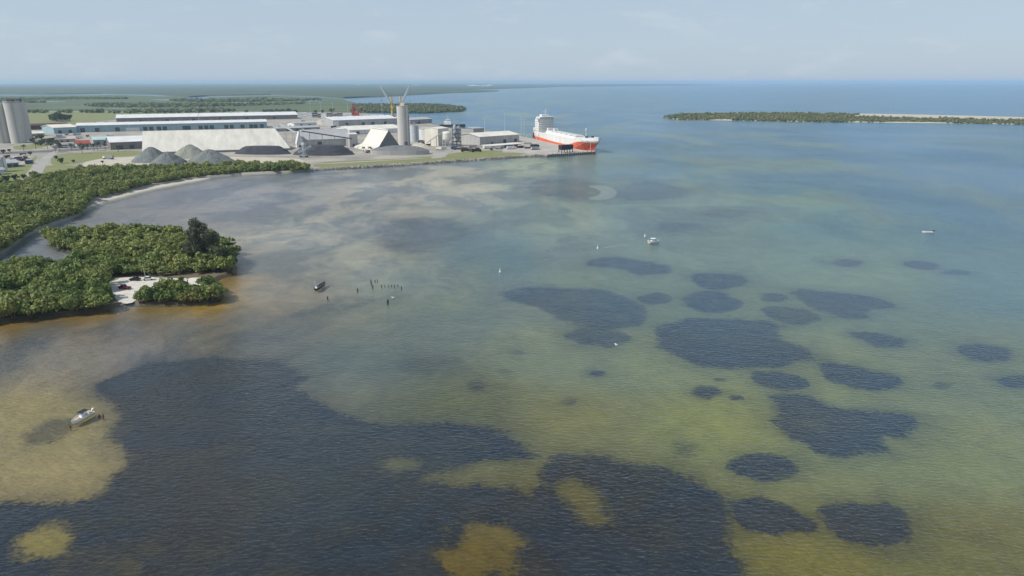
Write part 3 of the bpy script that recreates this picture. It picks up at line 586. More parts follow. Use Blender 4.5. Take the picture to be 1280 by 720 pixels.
def plant_tree(name, proto, x, y, z, sx, sz, label, group, cat='tree'):
    t = thing(name, label, cat, (x, y, z), random.uniform(0, 6.28), group); t.scale = (sx, sx, sz)
    link(bpy.data.objects.new('trunk', proto[1]), t); link(bpy.data.objects.new('crown', proto[0]), t)
    return t
spit2 = [(p.x, p.y) for p in spit_pts]
clear2 = [(p.x, p.y) for p in at_z(CLEAR, .4)]
P = scatter([(p.x, p.y) for p in poly([(-40,412)] + SPIT[2:-1] + [(-40,350)])], 4.55)
sd = sdist(P[:, 0], P[:, 1], clear2); edge = sdist(P[:, 0], P[:, 1], spit2)
P = P[(sd < -1.5) & (edge > -.2)]
# the thin canopy strip between clearing and bay stays low; keep the channel mouth of the clearing open
px, py = to_px(P[:, 0], P[:, 1], .4)
order = np.argsort(P[:, 1]); P = P[order]; px = px[order]; py = py[order]
n_ind = 0; rest = []
EL = poly([(-20, 403)] + SPIT[2:6] + [(155, 380)], .3) ; edge_pts = []
for chain in (EL, poly(SPIT[7:12], .3), poly(SPIT[13:23], .3), poly([(72,310),(118,319.5),(112,330),(60,336),(0,341)], .3)):
    for a_, b_ in zip(chain, chain[1:]):
        for j in range(max(1, int((b_ - a_).length / 3.0))): q_ = a_.lerp(b_, (j + random.random()) / max(1, int((b_ - a_).length / 3.0))); edge_pts.append((q_.x, q_.y + .5))
P = np.concatenate([P, np.array(edge_pts)]); P = P[np.argsort(P[:, 1])]; P = P[sdist(P[:, 0], P[:, 1], clear2) < -1.2]; px, py = to_px(P[:, 0], P[:, 1], .4)
for (x, y), a, b in zip(P, px, py):
    if 222 < a < 300 and 342.5 < b < 361: continue
    if 139 < a < 170 and b > 352: continue
    if b > 358 and a < 160: lab, s = 'mangrove in the broad thicket in front of the sand clearing', 1.05
    elif b > 360: lab, s = 'mangrove in the narrow hedge between sand clearing and bay', .9
    elif a > 245 and b < 350: lab, s = 'mangrove under the tall dark pine at the tip of the spit', 1.1
    elif b < 322 and a < 130: lab, s = 'mangrove on the rounded end of the spit beside the lagoon', .9
    elif b < 322: lab, s = 'mangrove on the back edge of the spit facing the port', .95
    elif a < 130: lab, s = 'mangrove along the lagoon edge of the spit', 1.0
    else: lab, s = 'mangrove in the middle of the spit behind the sand clearing', 1.0
    s *= random.choice((.72, .85, .95, 1.05, 1.2, 1.38))
    hz_ = s * random.uniform(.72, 1.25); size = ('tall ' if hz_ > 1.2 else 'low ' if hz_ < .78 else 'mid-height ') + ('broad ' if s > 1.15 else 'small ' if s < .8 else 'rounded ')
    if n_ind < 298: plant_tree('mangrove_tree', random.choice(protos), x, y, .3, s, hz_, size + lab, 'mangroves of the spit'); n_ind += 1
    else: rest.append((x, y, s))
def canopy(name, pts, variants, zb, material, label, cat='mangroves'):
    """pts (x, y, scale): one joined mass of crowns"""
    Vs, Ts = [], []
    for x, y, s, *dz_ in pts:
        V, Q, t = variants[rng.integers(len(variants))]; a = rng.uniform(0, 6.28); c, sn = math.cos(a), math.sin(a)
        U = V * np.array([s, s, s * rng.uniform(.85, 1.2)]); off = rng.uniform(-.22, .22)
        Vs.append(np.stack([U[:, 0] * c - U[:, 1] * sn + x, U[:, 0] * sn + U[:, 1] * c + y, U[:, 2] + zb + (dz_[0] if dz_ else 0)], 1)); Ts.append(np.clip(t + off, 0, 1))
    V = np.concatenate(Vs); o = np_mesh(name, V, np.arange(len(V)).reshape(-1, 4), material, attrs={'tint': np.concatenate(Ts)})
    return tag(o, label, cat, kind='stuff')
mid_var = [crown_arrays(300 + i, 3.9, 5.6, 300, .72, 10, .2) for i in range(6)]
BELT = [(-40,332),(0,312.5),(25,294.5),(45,284.5),(75,274.5),(95,267),(101,258.5),(116,249.5),(150,241.5),(185,231.5),(235,222.5),(300,216.5),(384,213.5),(386,209.5),(340,208),(290,208.5),(230,211),(180,212),(120,214),(90,217.5),(60,223),(35,229),(0,232.5),(-40,236)]
Pb = scatter([(p.x, p.y) for p in poly(BELT, 1.0)], 5.2)
ch = poly([(-40,333),(0,312.5),(25,294.5),(45,284.5),(75,274.5),(95,267),(101,258),(117,247),(150,239),(190,230),(240,221.8),(300,215.6),(384,212.2)], 1.2); ep = []
for a_, b_ in zip(ch, ch[1:]):
    k_ = int((b_ - a_).length / 3.6); ep += [tuple(a_.lerp(b_, (j + random.random()) / k_))[:2] for j in range(k_)]
Pb = np.concatenate([Pb, np.array(ep)]); fringe = []
for ch in (poly([(-40,334),(0,313.5),(25,295.5),(45,285.5),(75,275.5),(93,268.5),(100,262)], 0), poly([(262,221.5),(300,217.8),(350,215),(384,213.6)], 0)):
    for a_, b_ in zip(ch, ch[1:]):
        k_ = int((b_ - a_).length / 2.6); fringe += [tuple(a_.lerp(b_, (j + random.random()) / k_) + Vector((0, random.uniform(0, 3), 0)))[:2] for j in range(k_)]
pts = [(x, y, random.choice((.6, .75, .9, 1.0, 1.15, 1.35))) for x, y in Pb if random.random() > .05] + [(x, y, s * .9) for x, y, s in rest] + [(x, y, random.uniform(.7, 1.0), -1.2) for x, y in fringe]
canopy('mangrove_belt', pts, mid_var, .8, 'mangrove_leaf', 'continuous green mangrove belt along the curved mainland shore')
far_flat = [crown_arrays(500 + i, 9, 3.2, 40, 3.2, 6, .05, .8) for i in range(4)]
far_var = [crown_arrays(400 + i, 7.5, 6.5, 46, 2.6, 6, .1) for i in range(6)]
Pm = scatter([(p.x, p.y) for p in poly(POINT, 2)], 9.5)
canopy('mangrove_point_canopy', [(x, y, random.uniform(.7, 1.15)) for x, y in Pm], far_var, 1.5, 'far_leaf', 'low green mangrove point jutting into the bay behind the port')
Pm = scatter([(p.x, p.y) for p in poly([(-60,140.5),(-60,122.5),(150,122),(330,123),(420,126),(455,133),(476,140),(300,140.4)], 4)], 30)
Pm = Pm[(np.sin(Pm[:, 1] * .0105 + np.sin(Pm[:, 0] * .004) * 2.2) + np.sin(Pm[:, 0] * .006 + 2) * .6) > .65]
canopy('mangrove_flat_canopy', [(x, y, random.uniform(1.0, 1.9)) for x, y in Pm], far_flat, 3.2, 'far_leaf', 'flat green mangrove forest stretching away behind the warehouses')
isl_far = [(829,146.6),(850,143.3),(920,142),(1000,142.2),(1075,143.4),(1050,146),(1180,149),(1282,151.4),(1320,156),(1230,154.0),(1130,152.2),(1060,152.4),(1000,151.5),(940,150.6),(900,149.4),(850,149.3)]
Pm = scatter([(p.x, p.y) for p in poly(isl_far, 1.2)], 6.4); Pm = Pm[(np.sin(Pm[:, 0] * .05) * np.sin(Pm[:, 1] * .06 + Pm[:, 0] * .02) + rng.uniform(-.5, .5, len(Pm))) > -.55]
canopy('island_scrub', [(x, y, random.choice((.3, .4, .5, .6, .8))) for x, y in Pm], far_var, .8, 'far_leaf', 'scrubby green growth covering the long low sand island')

# tall pines at the tip of the spit
def plume_arrays(seed, Rr, Hh, n, leaf, lobes=34):
    g = np.random.default_rng(seed); z = Hh * g.uniform(.16, .93, lobes); rr = Rr * (.95 - .5 * (z / Hh) ** 1.6) * np.sqrt(g.uniform(0, 1, lobes)) * .8; a = g.uniform(0, 6.28, lobes)
    z[:3] = Hh * np.array([.95, .9, .84]); rr[:3] = Rr * np.array([.1, .35, .5])
    C = np.stack([rr * np.cos(a), rr * np.sin(a), z], 1); lr = g.uniform(.16, .28, lobes) * Rr; lt = g.uniform(0, 1, lobes); k = g.integers(0, lobes, n)
    d = g.normal(size=(n, 3)); d /= np.linalg.norm(d, axis=1, keepdims=True); P = C[k] + d * (lr[k] * g.uniform(.3, 1.1, n))[:, None] * np.array([1, 1, 1.25])
    t = g.normal(size=(n, 3)); t[:, 2] += .9; t /= np.linalg.norm(t, axis=1, keepdims=True); b = np.cross(t, g.normal(size=(n, 3))); b /= np.linalg.norm(b, axis=1, keepdims=True)
    s = leaf * g.uniform(.6, 1.4, n)[:, None]; t = t * s; b = b * s * .45
    return np.stack([P - t, P - b, P + t, P + b], 1).reshape(-1, 3), np.arange(4 * n).reshape(-1, 4), np.repeat(np.clip(lt[k] * .5 + g.uniform(0, .5, n), 0, 1), 4)
def pine(px_, py_, h, r, label, name='pine_tree', material='pine_leaf', n=1500, leaf=.42, lobes=20, z=.35):
    p = W(px_, py_, z); V, Q, t = plume_arrays(random.randrange(9999), r, h, n, leaf) if 'pine' in name else crown_arrays(random.randrange(9999), r, h, n, leaf, lobes, .2, .5)
    o = thing(name, label, 'tree', p)
    mb = MB(); mb.bar((0, 0, -.5), (.2, .1, h * .5), .28, .2, 7); mb.bar((.2, .1, h * .5), (0, .2, h * .86), .2, .06, 6)
    for i in range(7):
        zz = h * (.35 + .07 * i); a = i * 2.4; mb.bar((.15, .1, zz), (math.cos(a) * r * .55, math.sin(a) * r * .55, zz + r * .3), .09, .03, 4)
    mb.build('trunk', 'bark', o); np_mesh('crown', V, Q, material, o, attrs={'tint': t}); return o
pine(250, 331, 21.0, 8.2, 'tallest dark ragged pine on the tip of the spit', n=6500, leaf=.5)
pine(266, 332, 16.0, 7.0, 'shorter dark pine leaning against the tallest pine', n=3500, leaf=.5)
pine(279, 335, 11.5, 5.0, 'broad dark tree at the very end of the spit', 'broadleaf_tree', 'dark_leaf')
pine(240, 333, 11.5, 4.4, 'rounded dark tree inland of the tallest pine', 'broadleaf_tree', 'dark_leaf')

# ------------------------------------------------------------------ buildings
def bld(name, label, A, B, depth, h, rise, wall, roof, cat='warehouse', il=0, ir=0, doors=(), over=1.0, z=None, mono=False, door_mat='door_dark', gable_axis=False, group=None, th=.5):
    """A, B: survey points of the front base corners; a gabled shed with its own wall, roof and doors"""
    z = Z0 if z is None else z; a = W(*A, z); b = W(*B, z); d = b - a; L = d.length
    o = thing(name, label, cat, a, math.atan2(d.y, d.x), group)
    mb = MB(); D = depth
    if gable_axis:   # ridge runs away from the front; the front shows the gable
        mb.add([(0,0,0),(L,0,0),(L,D,0),(0,D,0),(0,0,h),(L,0,h),(L,D,h),(0,D,h),(L/2,0,h+rise),(L/2,D,h+rise)],
               [(0,1,5,8,4),(1,2,6,5),(2,3,7,9,6),(3,0,4,7)])
        rv = [(-over,-over,h-rise*2*over/L),(L/2,-over,h+rise),(L+over,-over,h-rise*2*over/L),(-over,D+over,h-rise*2*over/L),(L/2,D+over,h+rise),(L+over,D+over,h-rise*2*over/L)]
        faces = [(0,1,4,3),(1,2,5,4)]
    elif mono:
        mb.add([(0,0,0),(L,0,0),(L,D,0),(0,D,0),(0,0,h),(L,0,h),(L,D,h+rise),(0,D,h+rise)], [(0,1,5,4),(1,2,6,5),(2,3,7,6),(3,0,4,7)])
        rv = [(-over,-over,h),(L+over,-over,h),(L+over,D+over,h+rise),(-over,D+over,h+rise)]; faces = [(0,1,2,3)]
    else:
        mb.add([(0,0,0),(L,0,0),(L,D,0),(0,D,0),(0,0,h),(L,0,h),(L,D,h),(0,D,h),(il,D/2,h+rise),(L-ir,D/2,h+rise)],
               [(0,1,5,4),(1,2,6,9,5),(2,3,7,6),(3,0,4,8,7)])
        e = h - rise * 2 * over / D
        rv = [(-over,-over,e),(L+over,-over,e),(L+over,D+over,e),(-over,D+over,e),(il-(over if il==0 else 0),D/2,h+rise),(L-ir+(over if ir==0 else 0),D/2,h+rise)]
        faces = [(0,1,5,4),(2,3,4,5)] + ([(1,2,5)] if ir else []) + ([(3,0,4)] if il else [])
    mb.build('wall', wall, o)
    r = MB(); n = len(rv); r.add([(x, y, zz + .06) for x, y, zz in rv] + [(x, y, zz + .06 + th) for x, y, zz in rv], [tuple(n + i for i in f) for f in faces] + [tuple(reversed(f)) for f in faces])
    # rim faces
    from collections import Counter
    ed = Counter(); dirn = {}
    for f in faces:
        for i in range(len(f)):
            k = (f[i], f[(i+1) % len(f)]); ed[tuple(sorted(k))] += 1; dirn[tuple(sorted(k))] = k
    for k, c in ed.items():
        if c == 1: i, j = dirn[k]; r.F.append((i, j, n + j, n + i))
    r.build('roof', roof, o)
    if not mono and not gable_axis and L > 70 and h > 3:
        for k_ in range(int(L / 16)):
            xv = L * (k_ + .5) / int(L / 16); MB().box(xv - 1.4, xv + 1.4, D / 2 - 1.1, D / 2 + 1.1, h + rise + .3, h + rise + 1.7).build('roof_vent', 'pale_grey_sheet', o)
    for t0, w, hh, *rest_ in doors:
        m_ = rest_[0] if rest_ else door_mat
        MB().box(L * t0 - w / 2, L * t0 + w / 2, -.12, .05, 0.02, hh).build('door', m_, o)
    return o

dn = lambda ts, w, h: [(t, w, h) for t in ts]
bld('warehouse', 'long pale blue warehouse with a white roof and a row of dark doors', (96,165.6), (334,159.8), 46, 10.5, 3.0, 'blue_sheet', 'white_roof',
    doors=dn([.03,.1,.2,.34,.37,.41,.44,.545,.565,.63,.66,.69,.77,.80,.86,.91,.935,.97], 6.5, 6.5) + [(.275, 20, 5.5, 'white_paint')])
bld('warehouse', 'cream roofed blue warehouse wing beside the rusty shed', (68,167.3), (96.6,165.9), 55, 9.0, 3.5, 'blue_sheet', 'cream_roof', doors=dn([.25,.7], 5, 5))
bld('warehouse', 'longest grey warehouse with a bright white roof behind the blue one', (146,153.2), (372,148.4), 60, 8.5, 5.5, 'brown_grey_sheet', 'white_roof', doors=dn([.12,.26,.4,.55,.7,.86], 6, 5))
bld('storage_shed', 'huge cream storage shed with a steep roof behind the gravel heaps', (179,193.2), (362,187.6), 52, 2.6, 21.0, 'grey_sheet', 'cream_sheet', ir=14, over=.8)
bld('warehouse', 'white roofed shed with a brown grey front wall and gable', (139,187.4), (200,184.6), 62, 8.6, 4.6, 'brown_grey_sheet', 'white_roof', doors=dn([.2,.42], 5, 5))
bld('office_building', 'low building with a pale teal roof beside the brown grey shed', (117,179.5), (138,178.6), 26, 4.5, 3, 'pale_grey_sheet', 'teal_roof', 'building', doors=dn([.3,.7], 3, 2.6))
bld('office_building', 'small building with a red roof beside the parking lot', (96,183.2), (113,182.4), 15, 3.2, 3.2, 'white_paint', 'red_roof', 'building', doors=dn([.2,.5,.8], 2.4, 2.3))
bld('office_building', 'low pinkish brown roofed building by the parked cars', (70,178.2), (95,177.2), 34, 4.0, 2.2, 'pale_grey_sheet', 'pink_roof', 'building', doors=dn([.3,.6], 3, 2.6))
bld('warehouse', 'long dark rusty shed behind the twin silos', (37,162.5), (86,160.6), 30, 6.6, 2.5, 'rust', 'rust', doors=dn([.2,.6], 5, 4))
bld('office_building', 'small pale roofed building between the silos and the rusty shed', (40,170.4), (56,169.6), 22, 3.8, 2.0, 'pink_roof', 'cream_roof', 'building', doors=dn([.5], 3, 2.6))
bld('storage_shed', 'grey sloped storage shed beside the black coal heap', (379.5,184), (438,182), 46, 9, 10.5, 'pale_grey_sheet', 'grey_roof', doors=dn([.35], 6, 6))
bld('storage_shed', 'narrow white gable tower at the end of the grey storage shed', (371.5,184.6), (379,184.3), 10, 5.5, 13, 'white_paint', 'white_roof', gable_axis=True, over=.4, doors=dn([.5], 2.5, 3))
bld('transfer_tower', 'square pale transfer tower at the end of the grey shed', (437.5,184), (447.5,183.4), 10, 15.5, 1.2, 'pale_grey_sheet', 'white_roof', 'tower', over=.3, doors=dn([.5], 3, 3.5))
bld('warehouse', 'pale grey warehouse with white end wall beyond the red crane', (417,158.4), (497,155.2), 75, 11, 4.5, 'pale_grey_sheet', 'white_roof', doors=dn([.2,.45,.6,.8], 6, 6) + [(.045, 10, 9.5, 'white_paint')])
bld('warehouse', 'cream roofed warehouse just behind the peaked white shed', (437,168.4), (502,165.4), 62, 6.5, 4.5, 'white_paint', 'cream_roof', doors=dn([.15,.4], 6, 4.5))
bld('warehouse', 'low grey blue shed with long dark openings', (345,164.6), (400,162.4), 28, 4.6, 2.2, 'grey_sheet', 'grey_roof', doors=dn([.3,.5,.7], 9, 3.2))
bld('warehouse', 'small white block shed behind the grey blue shed', (368,158.6), (396,157.4), 30, 6, 2.0, 'white_paint', 'grey_roof', doors=dn([.3,.7], 5, 4))
bld('warehouse', 'plain grey shed beyond the tall cream silo', (513,155.4), (540,153.8), 40, 8, 3.0, 'grey_sheet', 'pale_grey_sheet', doors=dn([.4], 5, 5))
bld('warehouse', 'broad white quayside warehouse with a low roof facing the ship', (600,181.2), (649,177.6), 46, 10, 3.5, 'pale_grey_sheet', 'cream_roof', doors=dn([.62,.9], 5, 5) + [(.3, 3, 3)])
bld('storage_shed', 'small grey shed behind the quayside warehouse', (592,168), (605,167.4), 16, 8.6, 1.0, 'grey_sheet', 'grey_roof', mono=True, doors=dn([.5], 3, 3))
bld('canopy_shed', 'low pale shed along the quayside road', (609,185.8), (651,182.6), 9, 2.6, .8, 'cream_sheet', 'cream_roof', 'shed', mono=True, doors=dn([.3,.7], 3, 2))
bld('workshop', 'low workshop with a pale roof among yard clutter', (4,210), (24,208.5), 22, 4, 2.0, 'grey_sheet', 'grey_roof', 'building', doors=dn([.4,.8], 4, 3))
bld('workshop', 'little white hut beside the lawn', (-6,219), (6,218), 9, 4, 1.6, 'white_paint', 'grey_roof', 'building', doors=dn([.4], 2.5, 2.4))
bld('plant_building', 'pale block building at the cement plant', (548,182.6), (561,181), 22, 21, 1.4, 'cream_sheet', 'cream_roof', 'building', over=.3, doors=dn([.4], 4, 4))

# peaked white shed with flared skirts
def peaked(px_, py_, rz, w, depth, h):
    p = W(px_, py_, Z0); o = thing('storage_shed', 'peaked white storage shed with flared skirts and a grey gable', 'warehouse', p, rz); hw = w / 2
    prof = [(-hw - 7, 0), (-hw - 6.6, 1.8), (-hw + 4, 5.2), (0, h), (hw - 4, 5.2), (hw + 6.6, 1.8), (hw + 7, 0)]
    V = [(x, y, z) for y in (0, depth) for x, z in prof]; n = len(prof)
    MB().add(V, [(i, i+1, n+i+1, n+i) for i in range(n-1)]).build('roof', 'cream_sheet', o)
    [MB().add([(x * .995, yy, z * .985) for x, z in prof], [tuple(range(n))]).build('gable_wall', 'tarp_grey', o) for yy in (.4, depth - .4)]
    MB().box(-4, 4, .15, .45, .02, 6).build('door', 'door_dark', o)
    MB().box(-1.2, 1.2, -.6, depth + .6, h - .15, h + .7).build('ridge_vent', 'white_roof', o)
peaked(487, 188.2, R(31), 34, 58, 23.5)
# tarp covered heap with its retaining wall
p = W(500, 192.6, Z0); o = thing('covered_stockpile', 'long low stockpile under grey tarpaulin inside a panelled wall', 'stockpile', p, R(4))
V, Fc, n = [], [], 40
for k, (s, z) in enumerate([(1, 4.4), (.93, 5.2), (.75, 7.0), (.5, 8.6), (.22, 9.5), (.02, 9.8)]):
    for i in range(n):
        a = 2 * math.pi * i / n; x = 33 * s * (abs(math.cos(a)) ** .7) * (1 if math.cos(a) > 0 else -1); y = 13 * s * math.sin(a)
        V.append((x, y, z + (random.uniform(-.3, .3) if 0 < k < 5 else 0)))
for k in range(5):
    for i in range(n): Fc.append((k*n+i, k*n+(i+1) % n, (k+1)*n+(i+1) % n, (k+1)*n+i))
mesh_obj('tarpaulin', V, Fc, 'tarp_grey', o)
for i in range(n):
    a, b = Vector(V[i]), Vector(V[(i+1) % n]); d = b - a; L = d.length
    pn = MB().box(-L/2 + .05, L/2 - .05, -.25, .25, 0, 4.8).build('wall_panel', 'concrete' if i % 2 else 'pale_grey_sheet', o)
    c = (a + b) / 2; pn.location = (c.x, c.y, 0); pn.rotation_euler = (0, 0, math.atan2(d.y, d.x))

# ------------------------------------------------------------------ silos, tanks and the cement plant
def silo(name, label, px_, py_, r, h, material, extras=None, bands=True, cone=.0, n=40):
    p = W(px_, py_, Z0); o = thing(name, label, 'silo', p)
    MB().lathe([(r, -.3), (r, h)], n).build('shell', material, o, False)
    MB().lathe([(r * 1.015, h + .02), (r * 1.015, h + .8), (r * .05, h + .8 + cone)], n).build('roof', 'concrete', o)
    if bands:
        for k in range(1, 5): MB().lathe([(r * 1.006, h * k / 5), (r * 1.006, h * k / 5 + .35)], n).build('band', material, o)
    for nm, mt, fn in (extras or []): mb = MB(); fn(mb); mb.build(nm, mt, o)
    return o
s0 = mpp(178, Z0)
def top_house(h, w): return lambda mb: mb.box(-w, w, -w * .6, w * .6, h + .85, h + 4.5)
def ladder(r, h):
    def f(mb):
        mb.bar((r * .55, -r * .9, 0), (r * .55, -r * .9, h), .25, n=4); mb.bar((r * .65, -r * .85, 0), (r * .65, -r * .85, h), .25, n=4)
        for i in range(12): mb.bar((r * .55, -r * .9, h * i / 12), (r * .65, -r * .85, h * i / 12), .15, n=3)
    return f
silo('silo', 'fat cream concrete silo with a plain top at the silo pair', 5.5, 178.6, 11 , 51, 'silo_concrete', [('head_house', 'concrete', top_house(51, 3)), ('ladder', 'steel', ladder(11, 51))])
silo('silo', 'fat cream concrete silo with a rusty head house and rails', 24, 178.6, 9.2, 52, 'silo_concrete', [('head_house', 'rust', top_house(52, 4.0)), ('railing', 'steel', lambda mb: mb.lathe([(9.0, 52.85), (9.2, 52.9), (9.2, 54.2), (9.0, 54.2)], 40)), ('ladder', 'steel', ladder(9.2, 52))])
silo('silo', 'cream silo half hidden behind the rusty topped silo', 33, 175.5, 8, 51.5, 'silo_concrete', [('head_house', 'dark_steel', top_house(51.5, 3))])
silo('silo', 'tall slender cream silo standing behind the peaked white shed', 505, 181.5, 7.4, 48.5, 'silo_concrete', [('head_house', 'cream_sheet', top_house(48.5, 2.2)), ('ladder', 'steel', ladder(7.4, 48)),
     ('door', 'door_dark', lambda mb: mb.box(2, 5.5, -7.6, -4, 0, 5)), ('downpipe', 'steel', lambda mb: mb.bar((7.9, -1, 0), (7.9, -1, 49), .5, n=6))])
silo('silo', 'short grey blue silo beside the tall slender cream silo', 518.5, 177, 6, 21, 'pale_steel', [('ladder', 'steel', ladder(6, 21)), ('head_house', 'steel', top_house(21, 1.6))])
silo('storage_tank', 'wide white storage tank with a shallow cone roof', 534, 174, 13.2, 14.5, 'white_paint', [('ladder', 'steel', ladder(13.2, 14.5))], cone=2.0)
silo('silo', 'small white tank at the corner of the yard workshop', 6, 214, 2.6, 12, 'white_paint', [('ladder', 'steel', ladder(2.6, 12))], cone=1.2)
silo('silo', 'small grey tank next to the small white tank', 1, 215, 2.4, 10.5, 'pale_steel', [('ladder', 'steel', ladder(2.4, 10.5))], cone=1.2)
# batching plant
p = W(559, 183.4, Z0); o = thing('hopper_silo', 'round cream hopper on steel legs at the cement plant', 'hopper', p)
MB().lathe([(1.0, 4.6), (5.6, 9.5), (5.6, 17), (4.6, 18.4), (.4, 19.4)], 22).build('hopper_body', 'cream_sheet', o)
for i in range(6):
    a = 2 * math.pi * i / 6 + .3; MB().bar((5.7 * math.cos(a), 5.7 * math.sin(a), 0), (5.7 * math.cos(a), 5.7 * math.sin(a), 12), .35).build('leg', 'pale_steel', o)
MB().lathe([(5.9, 9.2), (5.9, 9.7)], 22).build('ring_beam', 'pale_steel', o)
mb = MB(); [mb.bar((5.7 * math.cos(i * 1.047 + .3), 5.7 * math.sin(i * 1.047 + .3), 4), (5.7 * math.cos(i * 1.047 + 1.347), 5.7 * math.sin(i * 1.047 + 1.347), 4), .2, n=4) for i in range(6)]; mb.build('brace', 'pale_steel', o)
p = W(571, 182.2, Z0); o = thing('steel_tower', 'open grey steel process tower beside the hopper', 'tower', p, R(12))
for x in (-5, 0, 5):
    for y in (-4.5, 4.5): MB().box(x - .4, x + .4, y - .4, y + .4, 0, 24).build('column', 'steel', o)
for z in (5, 10, 15, 20): MB().box(-5.6, 5.6, -5.1, 5.1, z, z + .5).build('platform', 'dark_steel', o)
for x, y, z, r, h in ((-2.5, 0, 10.6, 2.2, 6), (2.6, -1, 5.6, 2.2, 8), (2, 1, 15.6, 2.4, 7.5), (-2.6, -1.4, 20.6, 1.8, 5)):
    mb = MB(); mb.lathe([(r, 0), (r, h), (r * .2, h + 1)], 14); v = mb.build('vessel', 'pale_steel', o); v.location = (x, y, z)
MB().bar((3, -3, 20.5), (3, -3, 31), .6, .5, 8).build('stack', 'steel', o)
mb = MB(); [mb.bar((-5, -4.9, z), (5, -4.9, z + 5), .2, n=4) for z in (0, 5, 10, 15)]; mb.build('brace', 'steel', o)
def conveyor(label, A, za, B, zb, w=2.4, legs=3, material='pale_grey_sheet'):
    a = W(*A, Z0); b = W(*B, Z0); a.z += za; b.z += zb; o = thing('conveyor', label, 'conveyor', Vector((a.x, a.y, Z0))); b = b - a + Vector((0, 0, za)); a = Vector((0, 0, za))
    d = (b - a).normalized(); s = Vector((-d.y, d.x, 0)).normalized() * w / 2; u = Vector((0, 0, 1.3))
    V = [a - s, a + s, a + s + u, a - s + u, b - s, b + s, b + s + u, b - s + u]
    MB().add(V, [(0,3,2,1),(4,5,6,7),(0,1,5,4),(1,2,6,5),(2,3,7,6),(3,0,4,7)]).build('gallery', material, o)
    for i in range(legs):
        q = a.lerp(b, (i + .6) / legs); mb = MB(); mb.bar((q.x - s.x, q.y - s.y, 0), q - s, .25, n=4); mb.bar((q.x + s.x, q.y + s.y, 0), q + s, .25, n=4); mb.build('trestle', 'steel', o)
    return o
conveyor('inclined conveyor rising to the cement hopper', (534, 183), 4, (556, 183.2), 19, 2.2, 3)
conveyor('long dark conveyor slanting down along the grey shed roof', (379, 186), 20.5, (441, 186), 11.5, 1.6, 4, 'dark_steel')
conveyor('short conveyor between the cream shed and the gable tower', (352, 176), 22, (372, 183), 16, 2.2, 2)

# harbour cranes
def crane(label, px_, py_, h, boom, rise, material='yellow_paint', name='harbour_crane'):
    p = W(px_, py_, Z0); o = thing(name, label, 'crane', p)
    MB().box(-6, 6, -4, 4, 1.2, 4).build('chassis', 'dark_steel', o)
    for x in (-5, -2, 2, 5):
        for y in (-4.2, 4.2): w = MB().lathe([(1.2, -.5), (1.2, .5)], 12).build('wheel', 'black_rubber', o); w.location = (x, y, 1.2); w.rotation_euler = (math.pi / 2, 0, 0)
    mb = MB(); mb.lathe([(3.0, 4.02), (2.4, 8), (2.1, h)], 10); mb.build('tower', material, o)
    MB().box(-2.6, 2.6, -4, 6, h * .42, h * .42 + 5).build('machine_house', material, o)
    MB().box(-3.4, -2.6, -3.5, -1, h * .68, h * .68 + 3).build('cab', 'glass_dark', o)
    s = 1 if boom > 0 else -1
    mb = MB(); mb.truss((s * 2, -1, h * .66), (boom, -1, rise), 2.6, .62, 10); mb.build('boom', 'pale_steel', o)
    mb = MB(); mb.bar((0, 0, h), (boom, -1, rise), .18, n=4); mb.bar((s, 0, h), (boom * .6, -1, h * .66 + (rise - h * .66) * .6), .18, n=4); mb.build('stay', 'dark_steel', o)
    mb = MB(); mb.bar((boom, -1, rise), (boom, -1, rise * .55), .14, n=4); mb.box(boom - .8, boom + .8, -1.6, -.4, rise * .55 - 2, rise * .55); mb.build('hook_block', 'dark_steel', o)
crane('yellow harbour crane with its pale boom raised away from the tall silo', 490.5, 147, 46, -23, 70)
crane('yellow harbour crane rising behind the tall silo top', 501.5, 146.5, 46, 22, 69)
# small red gantry crane at the container yard
p = W(441, 147, Z0); o = thing('yard_crane', 'red mobile yard crane beside the container stacks', 'crane', p)
MB().box(-6, 16, -4, 4, 1.5, 6).build('chassis', 'red_paint', o)
mb = MB(); mb.truss((0, 0, 6), (2, 0, 30), 3.2, .6, 7); mb.build('mast', 'red_paint', o)
MB().box(4, 14, -3.5, 3.5, 6.02, 12).build('machine_house', 'red_paint', o); MB().box(1, 4, -2, 2, 7, 10).build('cab', 'glass_dark', o)
mb = MB(); mb.truss((1, 0, 24), (22, 0, 12), 1.8, .4, 6); mb.build('boom', 'red_paint', o)
for x in (-4, 3, 12): w = MB().lathe([(1.5, -4.4), (1.5, 4.4)], 10).build('wheel', 'black_rubber', o); w.location = (x, 0, 1.5); w.rotation_euler = (math.pi / 2, 0, 0)

# ------------------------------------------------------------------ stockpiles
def heap(label, px_, py_, r, h, material, seed, stretch=1.0, flat=.05):
    g = random.Random(seed); n, k = 34, 9; V, Fc = [], []; ph = [g.uniform(0, 6.28) for _ in range(4)]
    for j in range(k + 1):
        t = j / k
        for i in range(n):
            a = 2 * math.pi * i / n; w = 1 + .06 * math.sin(2 * a + ph[0]) + .04 * math.sin(3 * a + ph[1]) + .02 * math.sin(7 * a + ph[2])
            rr = r * (flat + (1 - flat) * t) * w * (1 + .02 * g.uniform(-1, 1)); z = h * (1 - t ** 1.08) * (1 - .06 * (1 - t) ** 4)
            V.append((rr * math.cos(a) * stretch, rr * math.sin(a), z - .2 * t + g.uniform(-.4, .4) * (.05 < t < .95)))
    for j in range(k):
        for i in range(n): Fc.append((j*n+i, (j+1)*n+i, (j+1)*n+(i+1) % n, j*n+(i+1) % n))
    Fc.append(tuple(range(n)))
    o = mesh_obj('stockpile', V, Fc, material, None, False); o.location = W(px_, py_, Z0)
    return tag(o, label, 'stockpile', 'stockpiles in the bulk yard')
heap('dark grey gravel cone beside the white roofed shed', 190.5, 201.5, 19.5, 15.5, 'gravel_grey', 1)
